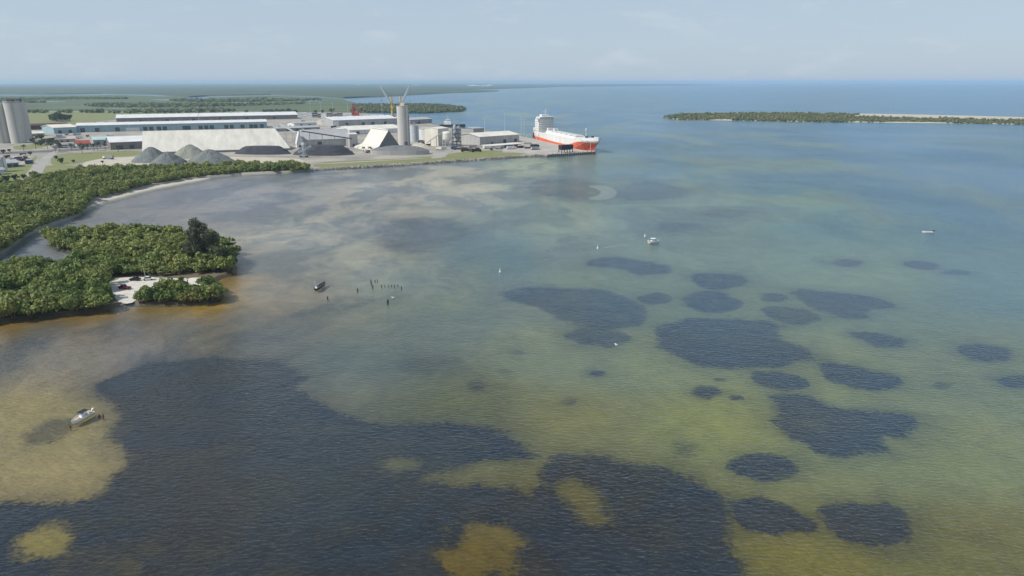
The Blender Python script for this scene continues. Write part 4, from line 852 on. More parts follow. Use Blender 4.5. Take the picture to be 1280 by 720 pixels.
heap('grey gravel cone standing in front of the others', 211, 205, 18.5, 13.0, 'gravel_grey', 2)
heap('pale greenish gravel cone against the cream shed', 239, 197, 20.5, 15, 'gravel_tan', 3)
heap('wide grey gravel cone nearest the mangrove belt', 263, 203, 24, 14, 'gravel_grey', 4)
heap('long black coal heap along the cream shed', 330, 192.0, 13, 9.0, 'coal', 5, 2.7, .55)
heap('broad black coal heap in front of the grey sloped shed', 406, 193.0, 15, 11.0, 'coal', 6, 2.5, .55)
heap('small cream sand heap beside the covered stockpile', 524, 184.5, 13, 6.4, 'sand', 7, 1.2)
heap('orange sand heap at the container yard', 398, 156, 22, 7, 'sand', 8, 1.8, .3)

# ------------------------------------------------------------------ containers, poles, vehicles, palms
cont_cols = {'white': 'white_paint', 'dark blue': 'navy_canvas', 'grey': 'grey_sheet', 'rust red': 'red_paint', 'pale grey': 'pale_steel'}
def container(px_, py_, lev, colr, rz=0, n=3):
    p = W(px_, py_, Z0); o = thing('shipping_container', f'{colr} shipping container in the stacks beyond the grey blue shed', 'container', (p.x, p.y, Z0 + .05 + lev * 2.72), rz, 'containers stacked at the port')
    MB().box(-6, 6, -1.22, 1.22, 0, 2.6).build('body', cont_cols[colr], o)
    MB().box(5.98, 6.12, -1.1, 1.1, .15, 2.45).build('door', 'grey_sheet', o)
k = 0
for row, (x0, x1, yy, hs, cc) in enumerate([(371, 390, 146.6, 4, ('white', 'pale grey')), (391, 402, 146.9, 4, ('dark blue', 'grey')), (402, 409, 148.5, 4, ('white', 'white')), (409, 426, 147.6, 4, ('grey', 'dark blue')), (427, 440, 147.2, 4, ('pale grey', 'white'))]):
    x = x0 + 3
    while x < x1:
        for lev in range(hs - (k % 5 == 4)): container(x, yy - lev * 0, lev, cc[(k + lev) % 2])
        x += 6.6; k += 1
for i in range(9): container(414 + (i % 5) * 6.8, 150.2, i // 5, 'rust red')
def mast(px_, py_, h, label, n=4):
    p = W(px_, py_, Z0); o = thing('light_mast', label, 'light pole', p, 0, 'high light masts of the port')
    MB().bar((0, 0, 0), (0, 0, h), .42, .22, 8).build('pole', 'pale_steel', o)
    MB().lathe([(.9, 0), (.9, .6)], 10).build('base', 'concrete', o)
    MB().lathe([(.3, h - .4), (1.5, h - .1), (1.5, h + .1), (.3, h + .4)], 10).build('lamp_ring', 'steel', o)
    for i in range(n): MB().box(-.5, .5, -.35, .35, h - .9, h - .42).build('lamp_head', 'white_paint', o).location = (1.5 * math.cos(6.28 * i / n), 1.5 * math.sin(6.28 * i / n), 0)
for x, y, h, l in [(606, 172, 27, 'thin light mast beside the small grey shed'), (631, 173, 38, 'tallest light mast behind the quayside warehouse'), (651.5, 174, 33, 'light mast near the ship stern'), (655, 176, 30, 'light mast by the ship ramp'),
                   (389, 150, 36, 'light mast over the white containers'), (402, 151, 38, 'light mast over the dark containers'), (417, 152, 38, 'light mast over the grey containers'), (435.5, 151, 36, 'light mast beside the red crane'), (478, 150, 32, 'light mast beside the yellow harbour crane'),
                   (405, 172, 24, 'light mast behind the grey sloped shed'), (344, 166, 20, 'light mast at the end of the blue warehouse'), (249, 152, 30, 'light mast behind the longest warehouse')]: mast(x, y, h, l)

def make_car(label, p, rz, paint, group=None, truck=False, name='parked_car', detail=True):
    o = thing(name, label, 'car' if not truck else 'pickup truck', p, rz, group)
    b = MB()
    prof = [(-2.2, .45), (2.2, .45), (2.25, .8), (1.1, .95), (-2.2, .95)] if not truck else [(-2.7, .5), (2.6, .5), (2.65, 1.0), (1.4, 1.1), (-2.7, 1.1)]
    n = len(prof); V = [(x, y, z) for y in (-.9, .9) for x, z in prof]
    b.add(V, [tuple(range(n)), tuple(range(2*n-1, n-1, -1))] + [(i, n+i, n+(i+1) % n, (i+1) % n) for i in range(n)]); b.build('body', paint, o)
    c = [(-1.6, .95), (1.0, .95), (.35, 1.5), (-1.1, 1.5)] if not truck else [(-.6, 1.1), (1.3, 1.1), (.8, 1.8), (-.4, 1.8)]
    V = [(x, y * (.86 if z < 1.2 else .72), z + .01) for y in (-1, 1) for x, z in c]
    MB().add(V, [(0,1,2,3), (7,6,5,4)] + [(i, 4+i, 4+(i+1) % 4, (i+1) % 4) for i in range(4)]).build('cabin', 'glass_dark', o)
    MB().add([(x * .98, y, z) for z in (c[2][1] + .012, c[2][1] + .07) for y in (-.72, .72) for x in (c[3][0], c[2][0])], [(0,1,3,2), (4,6,7,5), (0,4,5,1), (2,3,7,6), (0,2,6,4), (1,5,7,3)]).build('roof', paint, o)
    if detail:
        for x in (-1.4, 1.4):
            for y in (-.85, .85): w = MB().lathe([(.36, -.12), (.36, .12)], 12).build('wheel', 'black_rubber', o); w.location = (x, y, .36); w.rotation_euler = (math.pi / 2, 0, 0)
    return o
car_names = {'gel_white': 'white', 'car_grey': 'grey', 'car_black': 'black', 'car_blue': 'blue', 'maroon_paint': 'maroon'}
for i in range(22):
    paint = random.choice(['gel_white', 'gel_white', 'car_grey', 'car_black', 'car_blue', 'maroon_paint']); r_, c_ = divmod(i, 11)
    p = W(72 + c_ * 5.3 + random.uniform(-.6, .6), 185.2 - r_ * 2.6 - c_ * .18, Z0 + .1); p.z = Z0 + .07
    make_car(f'{car_names[paint]} car in the parking lot by the red roofed building', p, R(90 + random.uniform(-4, 4)), paint, 'cars in the port parking lot')
make_car('maroon pickup truck on the sand clearing of the spit', W(155.5, 361, .42), R(160), 'maroon_paint', None, True, 'pickup_truck')
make_car('white car parked beside the mast on the sand clearing', W(186, 350, .42), R(12), 'gel_white')
make_car('black car parked against the mangroves of the clearing', W(169, 350.5, .42), R(175), 'car_black')
make_car('small white car on the grass verge of the clearing', W(121, 349, .45), R(60), 'gel_white')
# slim mast on the clearing
p = W(182.5, 349, .4); o = thing('flagpole', 'slim white mast standing on the sand clearing', 'mast', p)
MB().bar((0, 0, -.2), (-.5, 0, 7.0), .09, .05, 6).build('pole', 'gel_white', o); MB().lathe([(.4, 0), (.4, .25)], 8).build('base', 'concrete', o)

# trucks in the yards
def truck(label, px_, py_, rz, paint, box):
    o = thing('truck', label, 'truck', W(px_, py_, Z0 + .05), rz)
    MB().box(-6.5, 2.6, -1.25, 1.25, 1.25, 3.9).build('trailer', box, o); MB().box(-6.5, 5.4, -1.0, 1.0, .75, 1.2).build('chassis', 'dark_steel', o)
    MB().add([(2.9,-1.2,1.22),(5.6,-1.2,1.22),(5.6,1.2,1.22),(2.9,1.2,1.22),(2.9,-1.2,3.3),(4.9,-1.2,3.3),(4.9,1.2,3.3),(2.9,1.2,3.3)], [(3,2,1,0),(4,5,6,7),(0,1,5,4),(1,2,6,5),(2,3,7,6),(3,0,4,7)]).build('cab', paint, o)
    for x in (-5.4, -4.1, 4.4):
        w = MB().lathe([(.5, -1.25), (.5, 1.25)], 10).build('wheel', 'black_rubber', o); w.location = (x, 0, .5); w.rotation_euler = (math.pi / 2, 0, 0)
truck('white dump truck on the pale sand of the bulk yard', 135, 199, R(170), 'gel_white', 'grey_sheet')
truck('dark truck parked among the quayside clutter', 596, 190, R(20), 'maroon_paint', 'rust')
truck('grey truck on the road behind the covered stockpile', 583, 189.6, R(15), 'car_grey', 'dark_steel')
truck('white truck near the quay hopper', 670, 187.6, R(30), 'gel_white', 'pale_grey_sheet')
truck('black truck standing on the quay apron', 669, 184.2, R(25), 'car_black', 'dark_steel')
truck('pale truck beside the ship stern', 660, 180.5, R(15), 'gel_white', 'cream_sheet')
truck('white truck along the low quayside shed', 640, 187, R(20), 'gel_white', 'white_paint')
tc_ = {'white': 'white_paint', 'rust': 'rust', 'grey': 'grey_sheet', 'dark': 'dark_steel', 'cream': 'cream_sheet', 'blue': 'car_blue'}
for (xa, xb, ya, yb, nn, where) in [(548, 600, 184.5, 188.5, 10, 'beside the cement plant'), (604, 664, 183.5, 189, 12, 'on the quayside yard'), (345, 440, 159, 164.5, 12, 'behind the grey sloped shed'), (452, 470, 186, 191, 4, 'at the foot of the peaked shed'),
                                    (-6, 40, 194, 208, 12, 'in the workshop yard'), (60, 140, 168.5, 175, 12, 'behind the low offices'), (372, 470, 151.5, 155, 10, 'along the container yard'), (524, 545, 178, 184, 5, 'between the tank and the sand heap')]:
    for i in range(nn):
        cn = random.choice(list(tc_)); p = W(random.uniform(xa, xb), random.uniform(ya, yb), Z0); p.z = Z0
        o = thing('trailer', f'{cn} box trailer parked {where}', 'trailer', p, random.choice((.25, .3, 1.8, -.2)) + random.uniform(-.1, .1), 'trailers parked about the port')
        L_ = random.uniform(5, 11); hh = random.uniform(2.2, 3.8)
        MB().box(-L_ / 2, L_ / 2, -1.25, 1.25, 1.0, hh).build('body', tc_[cn], o); MB().box(-L_ / 2, L_ / 2 - 1, -.5, .5, .55, .98).build('chassis', 'dark_steel', o)
        for x in (-L_ * .35, -L_ * .22): w = MB().lathe([(.48, -1.2), (.48, 1.2)], 8).build('wheel', 'black_rubber', o); w.location = (x, 0, .48); w.rotation_euler = (math.pi / 2, 0, 0)
# yard loader machine by the coal
p = W(380, 196.5, Z0); o = thing('stacker', 'spindly grey stacking machine beside the coal heaps', 'machine', p)
MB().box(-4, 4, -3, 3, .9, 2.6).build('chassis', 'steel', o); mb = MB(); mb.truss((0, 0, 2.6), (1, 0, 15), 2.4, .22, 6); mb.build('mast', 'pale_steel', o)
mb = MB(); mb.truss((-6, 0, 5), (9, 0, 12), 1.4, .18, 6); mb.build('boom', 'pale_steel', o); MB().box(-1.5, 1.5, -1.5, 1.5, 13, 15.5).build('cab', 'white_paint', o)
for x in (-3, 3): w = MB().lathe([(.9, -3.2), (.9, 3.2)], 10).build('wheel', 'black_rubber', o); w.location = (x, 0, .9); w.rotation_euler = (math.pi / 2, 0, 0)
# quay hopper
a = W(702, 191.3, 2.2); b = W(716.5, 190.2, 2.2); d = b - a; L = d.length
o = thing('quay_hopper', 'black rectangular discharge hopper on legs at the quay edge', 'hopper', a, math.atan2(d.y, d.x))
for x in (.5, L / 2, L - .5):
    for y in (.5, 5.5): MB().box(x - .35, x + .35, y - .35, y + .35, 0, 4.6).build('leg', 'dark_steel', o)
MB().add([(1.5,1.5,3),(L-1.5,1.5,3),(L-1.5,4.5,3),(1.5,4.5,3),(0,0,5),(L,0,5),(L,6,5),(0,6,5),(0,0,8.6),(L,0,8.6),(L,6,8.6),(0,6,8.6)],
         [(3,2,1,0),(0,1,5,4),(1,2,6,5),(2,3,7,6),(3,0,4,7),(4,5,9,8),(5,6,10,9),(6,7,11,10),(7,4,8,11),(8,9,10,11)]).build('bin', 'navy_canvas', o)
mb = MB(); [mb.bar((0 + i * L / 6, -.05, 8.6), (i * L / 6, -.05, 9.6), .1, n=4) for i in range(7)]; mb.bar((0, -.05, 9.6), (L, -.05, 9.6), .1, n=4); mb.build('railing', 'steel', o)
# mooring bollards along the quay face
for i in range(10):
    t = (i + .5) / 10; pa, pb = W(688, 192.8, 2.2), W(742, 189.3, 2.2); p = pa.lerp(pb, t)
    tag(MB().lathe([(.35, 0), (.3, .7), (.55, .8), (.5, 1.0)], 10).build('bollard', 'dark_steel'), 'dark mooring bollard along the quay edge', 'bollard', 'bollards of the quay').location = p
# dark timber fendering of the quay face
fa, fb = W(685, 193.4, 2.2), W(744, 189.6, 2.2)
for i in range(26):
    p = fa.lerp(fb, i / 25); p.y -= .6
    f = MB().bar((0, 0, -1.5), (0, 0, 2.7), .45, .45, 7).build('fender_pile', 'dark_wood', q); f.location = (p.x, p.y, 0)

# palms and trees round the offices
def palm_mesh():
    mb = MB(); g = random.Random(5)
    for i in range(26):
        a = g.uniform(0, 6.28); e = g.uniform(-.5, .9); L = g.uniform(2.2, 3.0); q = Vector((math.cos(a), math.sin(a), 0)); s = Vector((-math.sin(a), math.cos(a), 0))
        pts = [q * (L * t) + Vector((0, 0, L * (e * t - .75 * t * t))) for t in (0, .35, .7, 1)]
        for j in range(3):
            w0, w1 = (.12, .42, .34, .04)[j], (.12, .42, .34, .04)[j + 1]; u, v = pts[j], pts[j + 1]; dr = Vector((0, 0, -.25))
            mb.add([u, u + s * w0 + dr * w0, v + s * w1 + dr * w1, v, v - s * w1 + dr * w1, u - s * w0 + dr * w0], [(0,1,2,3), (0,3,4,5)])
    return mb
pm = palm_mesh(); pc = pm.build('crown', 'dark_leaf'); pc.data.attributes.new('tint', 'FLOAT', 'POINT').data.foreach_set('value', rng.uniform(.2, .8, len(pc.data.vertices)).astype('f4'))
palm_crown = pc.data; bpy.data.objects.remove(pc)
for i, (x, y, h) in enumerate([(103,192,8),(101,186.5,7),(118,188.5,8),(122,188,9),(132,187.5,8),(110,188,7),(148,190,7),(70,191,6),(75,189.8,7),(90,188.4,8),(60,187,7),(455,190.5,6),(463,191.5,7),(45,186,8),(30,189,7)]):
    o = thing('palm_tree', 'fan palm on the lawn by the port offices' if x < 300 else 'fan palm at the foot of the peaked white shed', 'tree', W(x, y, Z0), random.uniform(0, 6), 'palms of the port')
    mb = MB(); mb.bar((0, 0, -.2), (.15, 0, h * .5), .32, .24, 7); mb.bar((.15, 0, h * .5), (.1, .1, h), .24, .2, 7); mb.build('trunk', 'bark', o)
    c = link(bpy.data.objects.new('crown', palm_crown), o); c.location = (.1, .1, h); c.scale = (h / 6,) * 3
tp = [tree_proto('x', 700 + i, 4.6, 7.5, 420, .75, 'dark_leaf', 3, 11) for i in range(4)]
for p_ in tp: bpy.data.objects.remove(p_[2]); bpy.data.objects.remove(p_[3])
for i in range(26):
    x = random.uniform(36, 74); y = 185 - (74 - x) * .12 - random.uniform(0, 9); p = W(x, y, Z0)
    plant_tree('broadleaf_tree', random.choice(tp), p.x, p.y, Z0, random.uniform(.6, 1.0), random.uniform(.6, 1.0), 'dark tree in the grove between the silos and the parking lot', 'grove by the silos')
for i in range(9):
    p = W(66 + i * 2.6, 152 - abs(i - 3) * .2, Z0); s = random.uniform(1.6, 2.6) * (1.0 - .06 * abs(i - 3))
    plant_tree('broadleaf_tree', random.choice(tp), p.x, p.y, Z0, s, s * 1.15, 'tall dark tree in the clump behind the rusty shed', 'clump behind the rusty shed')
for x, y, s in [(77,204,1.0),(92,203.5,.6),(128,204,.5),(70,199,.7),(20,226,1.0),(8,228,1.1),(30,224,.8),(-4,226,1.0),(12,190,.7),(4,192,.9),(38,194,.8)]:
    p = W(x, y, Z0); plant_tree('broadleaf_tree', random.choice(tp), p.x, p.y, Z0, s * .8, s * .8, 'lone dark tree on the lawns beside the pale road', 'lone lawn trees')
for i in range(24):
    x = random.uniform(330, 370) if i < 14 else random.uniform(300, 470); p = W(x, 142.6 if i < 14 else 141.5, Z0); s = random.uniform(1.2, 2.0)
    plant_tree('broadleaf_tree', random.choice(tp), p.x, p.y, Z0, s, s, 'dark tree in the line behind the longest warehouse', 'tree line behind the warehouses')

# riprap along the shore
Vr, Fr = [], []; rock = [(-.5,-.5,-.4),(.5,-.45,-.4),(.45,.5,-.4),(-.5,.42,-.4),(-.3,-.28,.4),(.3,-.3,.45),(.26,.3,.36),(-.32,.24,.42)]
rf = [(3,2,1,0),(4,5,6,7),(0,1,5,4),(1,2,6,5),(2,3,7,6),(3,0,4,7)]
line = poly([(388,210.5),(440,208),(500,204.5),(560,200.5),(620,196.5),(664,193.5),(684,193.8)], 1.6)
for i in range(len(line) - 1):
    a, b = line[i], line[i + 1]; nn = int((b - a).length * 2.6); dr = (b - a).normalized(); nm = Vector((dr.y, -dr.x, 0))
    for j in range(nn):
        t = random.random(); off = random.uniform(-1.5, 4.5); p = a.lerp(b, t) + nm * off; z = 1.7 - (off + 1.5) * .32 ; s = random.uniform(.6, 1.7); an = random.uniform(0, 6.28); c, sn = math.cos(an), math.sin(an)
        k = len(Vr); Vr += [(p.x + s * (x * c - y * sn), p.y + s * (x * sn + y * c), z + s * z_ * .8) for x, y, z_ in rock]; Fr += [tuple(v + k for v in f) for f in rf]
tag(mesh_obj('riprap', Vr, Fr, 'rock'), 'band of loose grey boulders along the grassy shore', 'rocks', kind='stuff')

# ------------------------------------------------------------------ the ship
ax = (Q0 - Q1).normalized(); nrm = Vector((ax.y, -ax.x, 0)) 
if nrm.x < 0: nrm = -nrm
BEAM = 24.0; LOA = 200.0
stem = Q0 + nrm * (BEAM / 2 + .8) + ax * 7.0
ship = thing('cargo_ship', 'white and orange red cargo ship with a tall white bridge moored at the quay', 'ship', (stem.x, stem.y, 0), math.atan2(ax.y, ax.x))
# local frame: +x towards the bow, stem at x = 0, port side (towards the shore) has y > 0 or < 0
side = 1 if Vector((-ax.y, ax.x, 0)).dot(nrm) < 0 else -1
def stem_x(z):
    zz = max(0, min(1, (z + 2) / 15)); return -6 + 15 * zz ** 1.5 if z > 1.0 else -4.5
def half(x, z):
    """half breadth of the hull at station x (0 at the stem, negative aft), height z"""
    t = -x; zz = max(0, min(1, (z + 2) / 15)); ent = 52 - 26 * zz; stemx = stem_x(z)
    u = max(0, min(1, (t + (stemx)) / ent if False else (t + stemx) / ent)); f = math.sin(u * math.pi / 2) ** (.95 - .25 * zz)
    s = max(0, min(1, (LOA - t) / 26)); fs = .72 + .28 * math.sin(s * math.pi / 2)
    if z < 3: fs *= .35 + .65 * math.sin(s * math.pi / 2) if s < 1 else 1
    return BEAM / 2 * f * fs
def deckz(x): t = -x; return 13.2 if t > 40 else 13.2 + 2.3 * max(0, min(1, (40 - t) / 8)) + 1.6 * max(0, (28 - t) / 28) ** 1.5
def hull_strip(zlo, zhi, m_, name, n=64, zs=6, parent=None, smooth=True):
    xs = [-LOA + (LOA + 10) * (1 - (1 - i / n) ** 1.6) for i in range(n + 1)]; V, Fc = [], []
    for x in xs:
        z0, z1 = zlo(x), zhi(x)
        for j in range(zs + 1):
            z = z0 + (z1 - z0) * j / zs; xe = min(x, stem_x(z)); h_ = half(xe, z); V += [(xe, h_, z), (xe, -h_, z)]
    w = 2 * (zs + 1)
    for i in range(n):
        for j in range(zs):
            a, b = i * w + 2 * j, (i + 1) * w + 2 * j
            Fc += [(a, a + 2, b + 2, b), (a + 1, b + 1, b + 3, a + 3)]
    for j in range(zs): Fc.append((2*j, 2*j+1, 2*j+3, 2*j+2))
    return mesh_obj(name, V, Fc, m_, parent, smooth)
def bandz(x):
    t = -x
    u = max(0, min(1, (t - 18) / 44)); u = u * u * (3 - 2 * u)
    return 11.2 - 6.6 * u + 2.8 * max(0, (t - 110) / 90)
hull = hull_strip(lambda x: -1.0, bandz, 'orange_hull', 'hull', parent=ship)
hull_strip(bandz, deckz, 'hull_white', 'topsides', parent=ship)
n = 60; xs = [-LOA + .4 + (LOA + 6) * i / n for i in range(n + 1)]; V = []; 
for x in xs: h_ = max(half(x, deckz(x)) - .25, 0); V += [(x, h_, deckz(x) - .9), (x, -h_, deckz(x) - .9)]
dk = mesh_obj('deck', V[: 2 * 54], [(2*i, 2*i+2, 2*i+3, 2*i+1) for i in range(53)], 'hull_white', ship)
mesh_obj('forecastle_deck', [(x, y, z + .05) for x, y, z in V[2 * 52:]], [(2*i, 2*i+2, 2*i+3, 2*i+1) for i in range(n - 52)], 'green_deck', ship)
mb = MB(); mb.lathe([(.3, 0), (1.5, .8), (1.9, 2.4), (1.7, 4)], 14); bulb = mb.build('bulbous_bow', 'orange_hull', ship, True); bulb.location = (1.0, 0, -.2); bulb.rotation_euler = (0, R(-78), 0)
# trunk deck with hatches
V = [(-150, -8, 12.4), (-40, -8, 12.4), (-40, 8, 12.4), (-150, 8, 12.4), (-150, -7, 15.4), (-42, -7, 15.0), (-42, 7, 15.0), (-150, 7, 15.4)]
trk = MB().add(V, [(3,2,1,0),(4,5,6,7),(0,1,5,4),(1,2,6,5),(2,3,7,6),(3,0,4,7)]).build('trunk_deck', 'white_paint', ship)
for i in range(6): MB().box(-144 + i * 17, -131 + i * 17, -5.5, 5.5, 15.42, 16.4).build('hatch', 'hull_white', trk)
for x, s in ((-158, 1), (-136, .7)): MB().box(x - 3 * s, x + 3 * s, side * -2 - 4 * s, side * -2 + 4 * s, 16.5 if x > -150 else 12.5, 16.5 + 4.2 * s if x > -150 else 18.5).build('deckhouse', 'white_paint', ship)
# superstructure
sx0, sx1 = -LOA + 16, -LOA + 32; ss = MB(); ss.box(sx0, sx1, -11.2, 11.2, 12.5, 30); sup = ss.build('superstructure', 'white_paint', ship)
for lev in range(5):
    MB().box(sx0 - 2.2, sx1 + .9, -11.9, 11.9, 14.9 + lev * 3.1, 15.15 + lev * 3.1).build('deck_edge', 'hull_white', sup)
    for i in range(7):
        MB().box(sx1 - .1, sx1 + .12, -9.6 + i * 3 - .5, -9.6 + i * 3 + .6, 16.4 + lev * 3.1, 17.4 + lev * 3.1).build('window', 'glass_dark', sup)
MB().box(sx0 + 2, sx1 + 1.6, -10.5, 10.5, 30.01, 33.2).build('bridge', 'white_paint', ship); MB().box(sx0 + 4, sx1 - 3, -6, 4, 33.22, 36.4).build('monkey_island', 'white_paint', ship); MB().box(-LOA + 1.5, sx0 - 8.2, -9, 9, 12.4, 17.5).build('stern_house', 'white_paint', ship)
for i in range(9): MB().box(sx1 + 1.55, sx1 + 1.75, -9.8 + i * 2.2, -9.8 + i * 2.2 + 1.8, 31.3, 32.6).build('bridge_window', 'glass_dark', ship)
for s in (-1, 1): MB().box(sx1 - 4, sx1 + 1.2, min(s * 10.52, s * 15), max(s * 10.52, s * 15), 30.1, 31.5).build('bridge_wing', 'white_paint', ship)
fn = MB(); fn.box(sx0 - 8, sx0 - 2.4, -4, 4, 12.4, 29); fn.build('funnel', 'white_paint', ship); MB().box(sx0 - 7.2, sx0 - 3.2, -3, 3, 29.02, 31.5).build('funnel_cap', 'dark_steel', ship)
mb = MB(); mb.bar((sx1 - 5, 0, 36), (sx1 - 5, 0, 44), .5, .25); mb.bar((sx1 - 5, -3.5, 40), (sx1 - 5, 3.5, 40), .25); mb.bar((sx1 - 5, 2, 40), (sx1 - 5, 2, 42.5), .15); mb.build('radar_mast', 'white_paint', ship)
mb = MB(); mb.bar((-27, 0, 15), (-27, 0, 25.5), .45, .25, 8); mb.bar((-27, -2, 23), (-27, 2, 23), .25); mb.lathe([(.2, 24), (1.2, 24.6), (1.2, 25.4), (.2, 26)], 10, -27, 0); mb.build('foremast', 'white_paint', ship)
for s in (-1, 1): w = MB().lathe([(1.2, -1.4), (1.2, 1.4)], 12).build('windlass', 'dark_steel', ship); w.location = (-16, s * 4, 16.6); w.rotation_euler = (math.pi / 2, 0, 0)
an = MB(); an.bar((0, 0, 0), (0, 0, 2.6), .4); an.bar((-1.2, 0, 0), (1.2, 0, 0), .4); a_ = an.build('anchor', 'dark_steel', ship); a_.location = (-14, side * (half(-14, 9.8) + .25), 8.2)
quarter = MB().add([(-LOA + 1, side * 4, 3.2), (-LOA + 12, side * 13.1, 3.2), (-LOA + 12, side * 13.1, 12), (-LOA + 1, side * 9.6, 12), (-LOA - .6, side * 3.6, 12.2), (-LOA - .6, side * 1, 3.2)], [(0,1,2,3), (0,3,4,5)]).build('quarter_panel', 'grey_sheet', ship)  # plain grey panel across the stern quarter
bl = MB()
for s in (-1, 1):
    for i in range(58): 
        x = -LOA + 4 + i * 3.0; bl.bar((x, s * max(half(x, deckz(x)) - .15, .1), deckz(x) - .05), (x, s * max(half(x, deckz(x)) - .15, .1), deckz(x) + 1.0), .07, n=3)
bl.build('railing', 'pale_steel', ship)

for x0, x1, zz in ((2, 22, 13), (-4, -30, 12.5), (-LOA + 8, -LOA - 14, 12.5), (-LOA + 14, -LOA + 36, 12.5)):
    MB().bar((x0, side * max(half(x0, zz), .3), zz), (x1, side * (BEAM / 2 + 3.5), 2.9), .14, n=5).build('mooring_line', 'pale_steel', ship)
MB().box(-LOA + 40, -LOA + 40.3, side * 10.8 - .6, side * 10.8 + .6, 13, 30).build('deck_post', 'white_paint', ship)
# second vessel beyond the plant
p = W(566, 158.5); o = thing('moored_vessel', 'dark hulled vessel with a white wheelhouse moored beyond the cement plant', 'ship', p, R(-8))
n = 14; V = []
for i in range(n + 1):
    t = i / n; x = -24 + 48 * t; b_ = 6 * (1 - max(0, (t - .6) / .4) ** 2.2); V += [(x, b_, 4.2 + 2 * max(0, t - .6)), (x, -b_, 4.2 + 2 * max(0, t - .6)), (x, b_ * .8, -.5), (x, -b_ * .8, -.5)]
Fc = []
for i in range(n): a, b = 4*i, 4*i+4; Fc += [(a, b, b+2, a+2), (a+1, a+3, b+3, b+1), (a, a+1, b+1, b)]
Fc.append((0, 2, 3, 1)); mesh_obj('hull', V, Fc, 'dark_steel', o)
MB().box(-16, -2, -4.2, 4.2, 4.3, 10).build('superstructure', 'white_paint', o); MB().box(-13, -4, -3.4, 3.4, 10.02, 13.5).build('wheelhouse', 'white_paint', o)
for i in range(4): MB().box(-12 + i * 2.1, -10.5 + i * 2.1, -3.5, -3.38, 11.4, 12.8).build('window', 'glass_dark', o)
MB().bar((-9, 0, 13.5), (-9, 0, 21), .3, .15).build('mast', 'white_paint', o)

# ------------------------------------------------------------------ small boats
def hull_mesh(L, B, D, material, parent, draft=.25, flat=.6, name='hull', rim=None):
    n = 16; V, Fc = [], []
    for i in range(n + 1):
        t = i / n; x = -L / 2 + L * t; f = 1 - max(0, (t - .45) / .55) ** 2.3; f = max(f, .02); sh = D * (1 + .35 * max(0, t - .4)); b = B / 2 * f
        V += [(x, b, sh), (x, b * .93, sh * .35), (x, b * flat * (1 - .5 * max(0, t - .7)), -draft * (1 - max(0, (t - .75) / .25) ** 2)), (x, -b * flat * (1 - .5 * max(0, t - .7)), -draft * (1 - max(0, (t - .75) / .25) ** 2)), (x, -b * .93, sh * .35), (x, -b, sh)]
    for i in range(n):
        a, b = 6 * i, 6 * i + 6
        for j in range(5): Fc.append((a + j, b + j, b + j + 1, a + j + 1))
    Fc.append((0, 1, 2, 3, 4, 5)); mesh_obj(name, V, Fc, material, parent, False)
    Vd, Fd = [], []
    for i in range(n + 1): a = V[6 * i]; s = .9 if i < n else .3; Vd += [(a[0], a[1] * s, a[2] * .72), (a[0], -a[1] * s, a[2] * .72)]
    for i in range(n): Fd.append((2*i, 2*i+2, 2*i+3, 2*i+1))
    mesh_obj('deck', Vd, Fd, rim or material, parent)
    g = MB()
    for i in range(n): 
        for k in (0, 5): g.bar(V[6*i+k], V[6*(i+1)+k], .055, n=5)
    g.build('gunwale', material, parent)
def outboard(parent, x, y=0, tilt=0, material='gel_white'):
    mb = MB(); mb.add([(-.35,-.22,0),(.3,-.22,0),(.3,.22,0),(-.35,.22,0),(-.28,-.2,.62),(.2,-.2,.68),(.2,.2,.68),(-.28,.2,.62)], [(3,2,1,0),(4,5,6,7),(0,1,5,4),(1,2,6,5),(2,3,7,6),(3,0,4,7)]); mb.box(-.14, .14, -.09, .09, -1.0, 0); mb.box(-.4, .1, -.04, .04, -1.05, -.95)
    o = mb.build('outboard_motor', material, parent); o.location = (x, y, .95); o.rotation_euler = (0, R(tilt), 0); return o
def console_boat(label, p, rz, L=7.2, B=2.5, top='navy_canvas', tilt=0, scale=1.0):
    o = thing('motorboat', label, 'boat', p, rz); o.scale = (scale,) * 3
    hull_mesh(L, B, .85, 'gel_white', o)
    MB().add([(-.7,-.55,.6),(.6,-.5,.6),(.6,.5,.6),(-.7,.55,.6),(-.6,-.5,1.65),(.15,-.42,1.75),(.15,.42,1.75),(-.6,.5,1.65)], [(3,2,1,0),(4,5,6,7),(0,1,5,4),(1,2,6,5),(2,3,7,6),(3,0,4,7)]).build('console', 'gel_white', o)
    MB().add([(.16,-.42,1.74),(.16,.42,1.74),(-.1,.38,2.1),(-.1,-.38,2.1)], [(0,1,2,3)]).build('windscreen', 'glass_dark', o)
    MB().box(-1.7, -1.0, -.55, .55, .6, 1.15).build('leaning_post', 'gel_white', o); MB().box(1.0, 2.2, -.55, .55, .6, .95).build('bow_seat', 'seat_tan', o); MB().box(-3.3, -2.6, -1.0, 1.0, .6, .98).build('stern_bench', 'seat_tan', o)
    for x in (-1.5, .35):
        for y in (-.62, .62): MB().bar((x, y, .6), (x * .95, y * 1.05, 2.12), .05).build('top_post', 'steel', o)
    MB().add([(-2.0,-1.0,2.13),(.8,-1.0,2.13),(.8,1.0,2.13),(-2.0,1.0,2.13),(-1.9,-.9,2.24),(.7,-.9,2.24),(.7,.9,2.24),(-1.9,.9,2.24)], [(3,2,1,0),(4,5,6,7),(0,1,5,4),(1,2,6,5),(2,3,7,6),(3,0,4,7)]).build('hard_top', top, o)
    outboard(o, -L / 2 - .25, 0, tilt); return o
a, b = W(114, 517), W(91, 529.5); d = b - a
console_boat('white centre console boat with a navy top anchored on the sandbar', (a + b) / 2, math.atan2(d.y, d.x), 7.2, 2.7, 'navy_canvas', -55, .82)
a, b = W(811, 303.5), W(824, 302.4); d = b - a
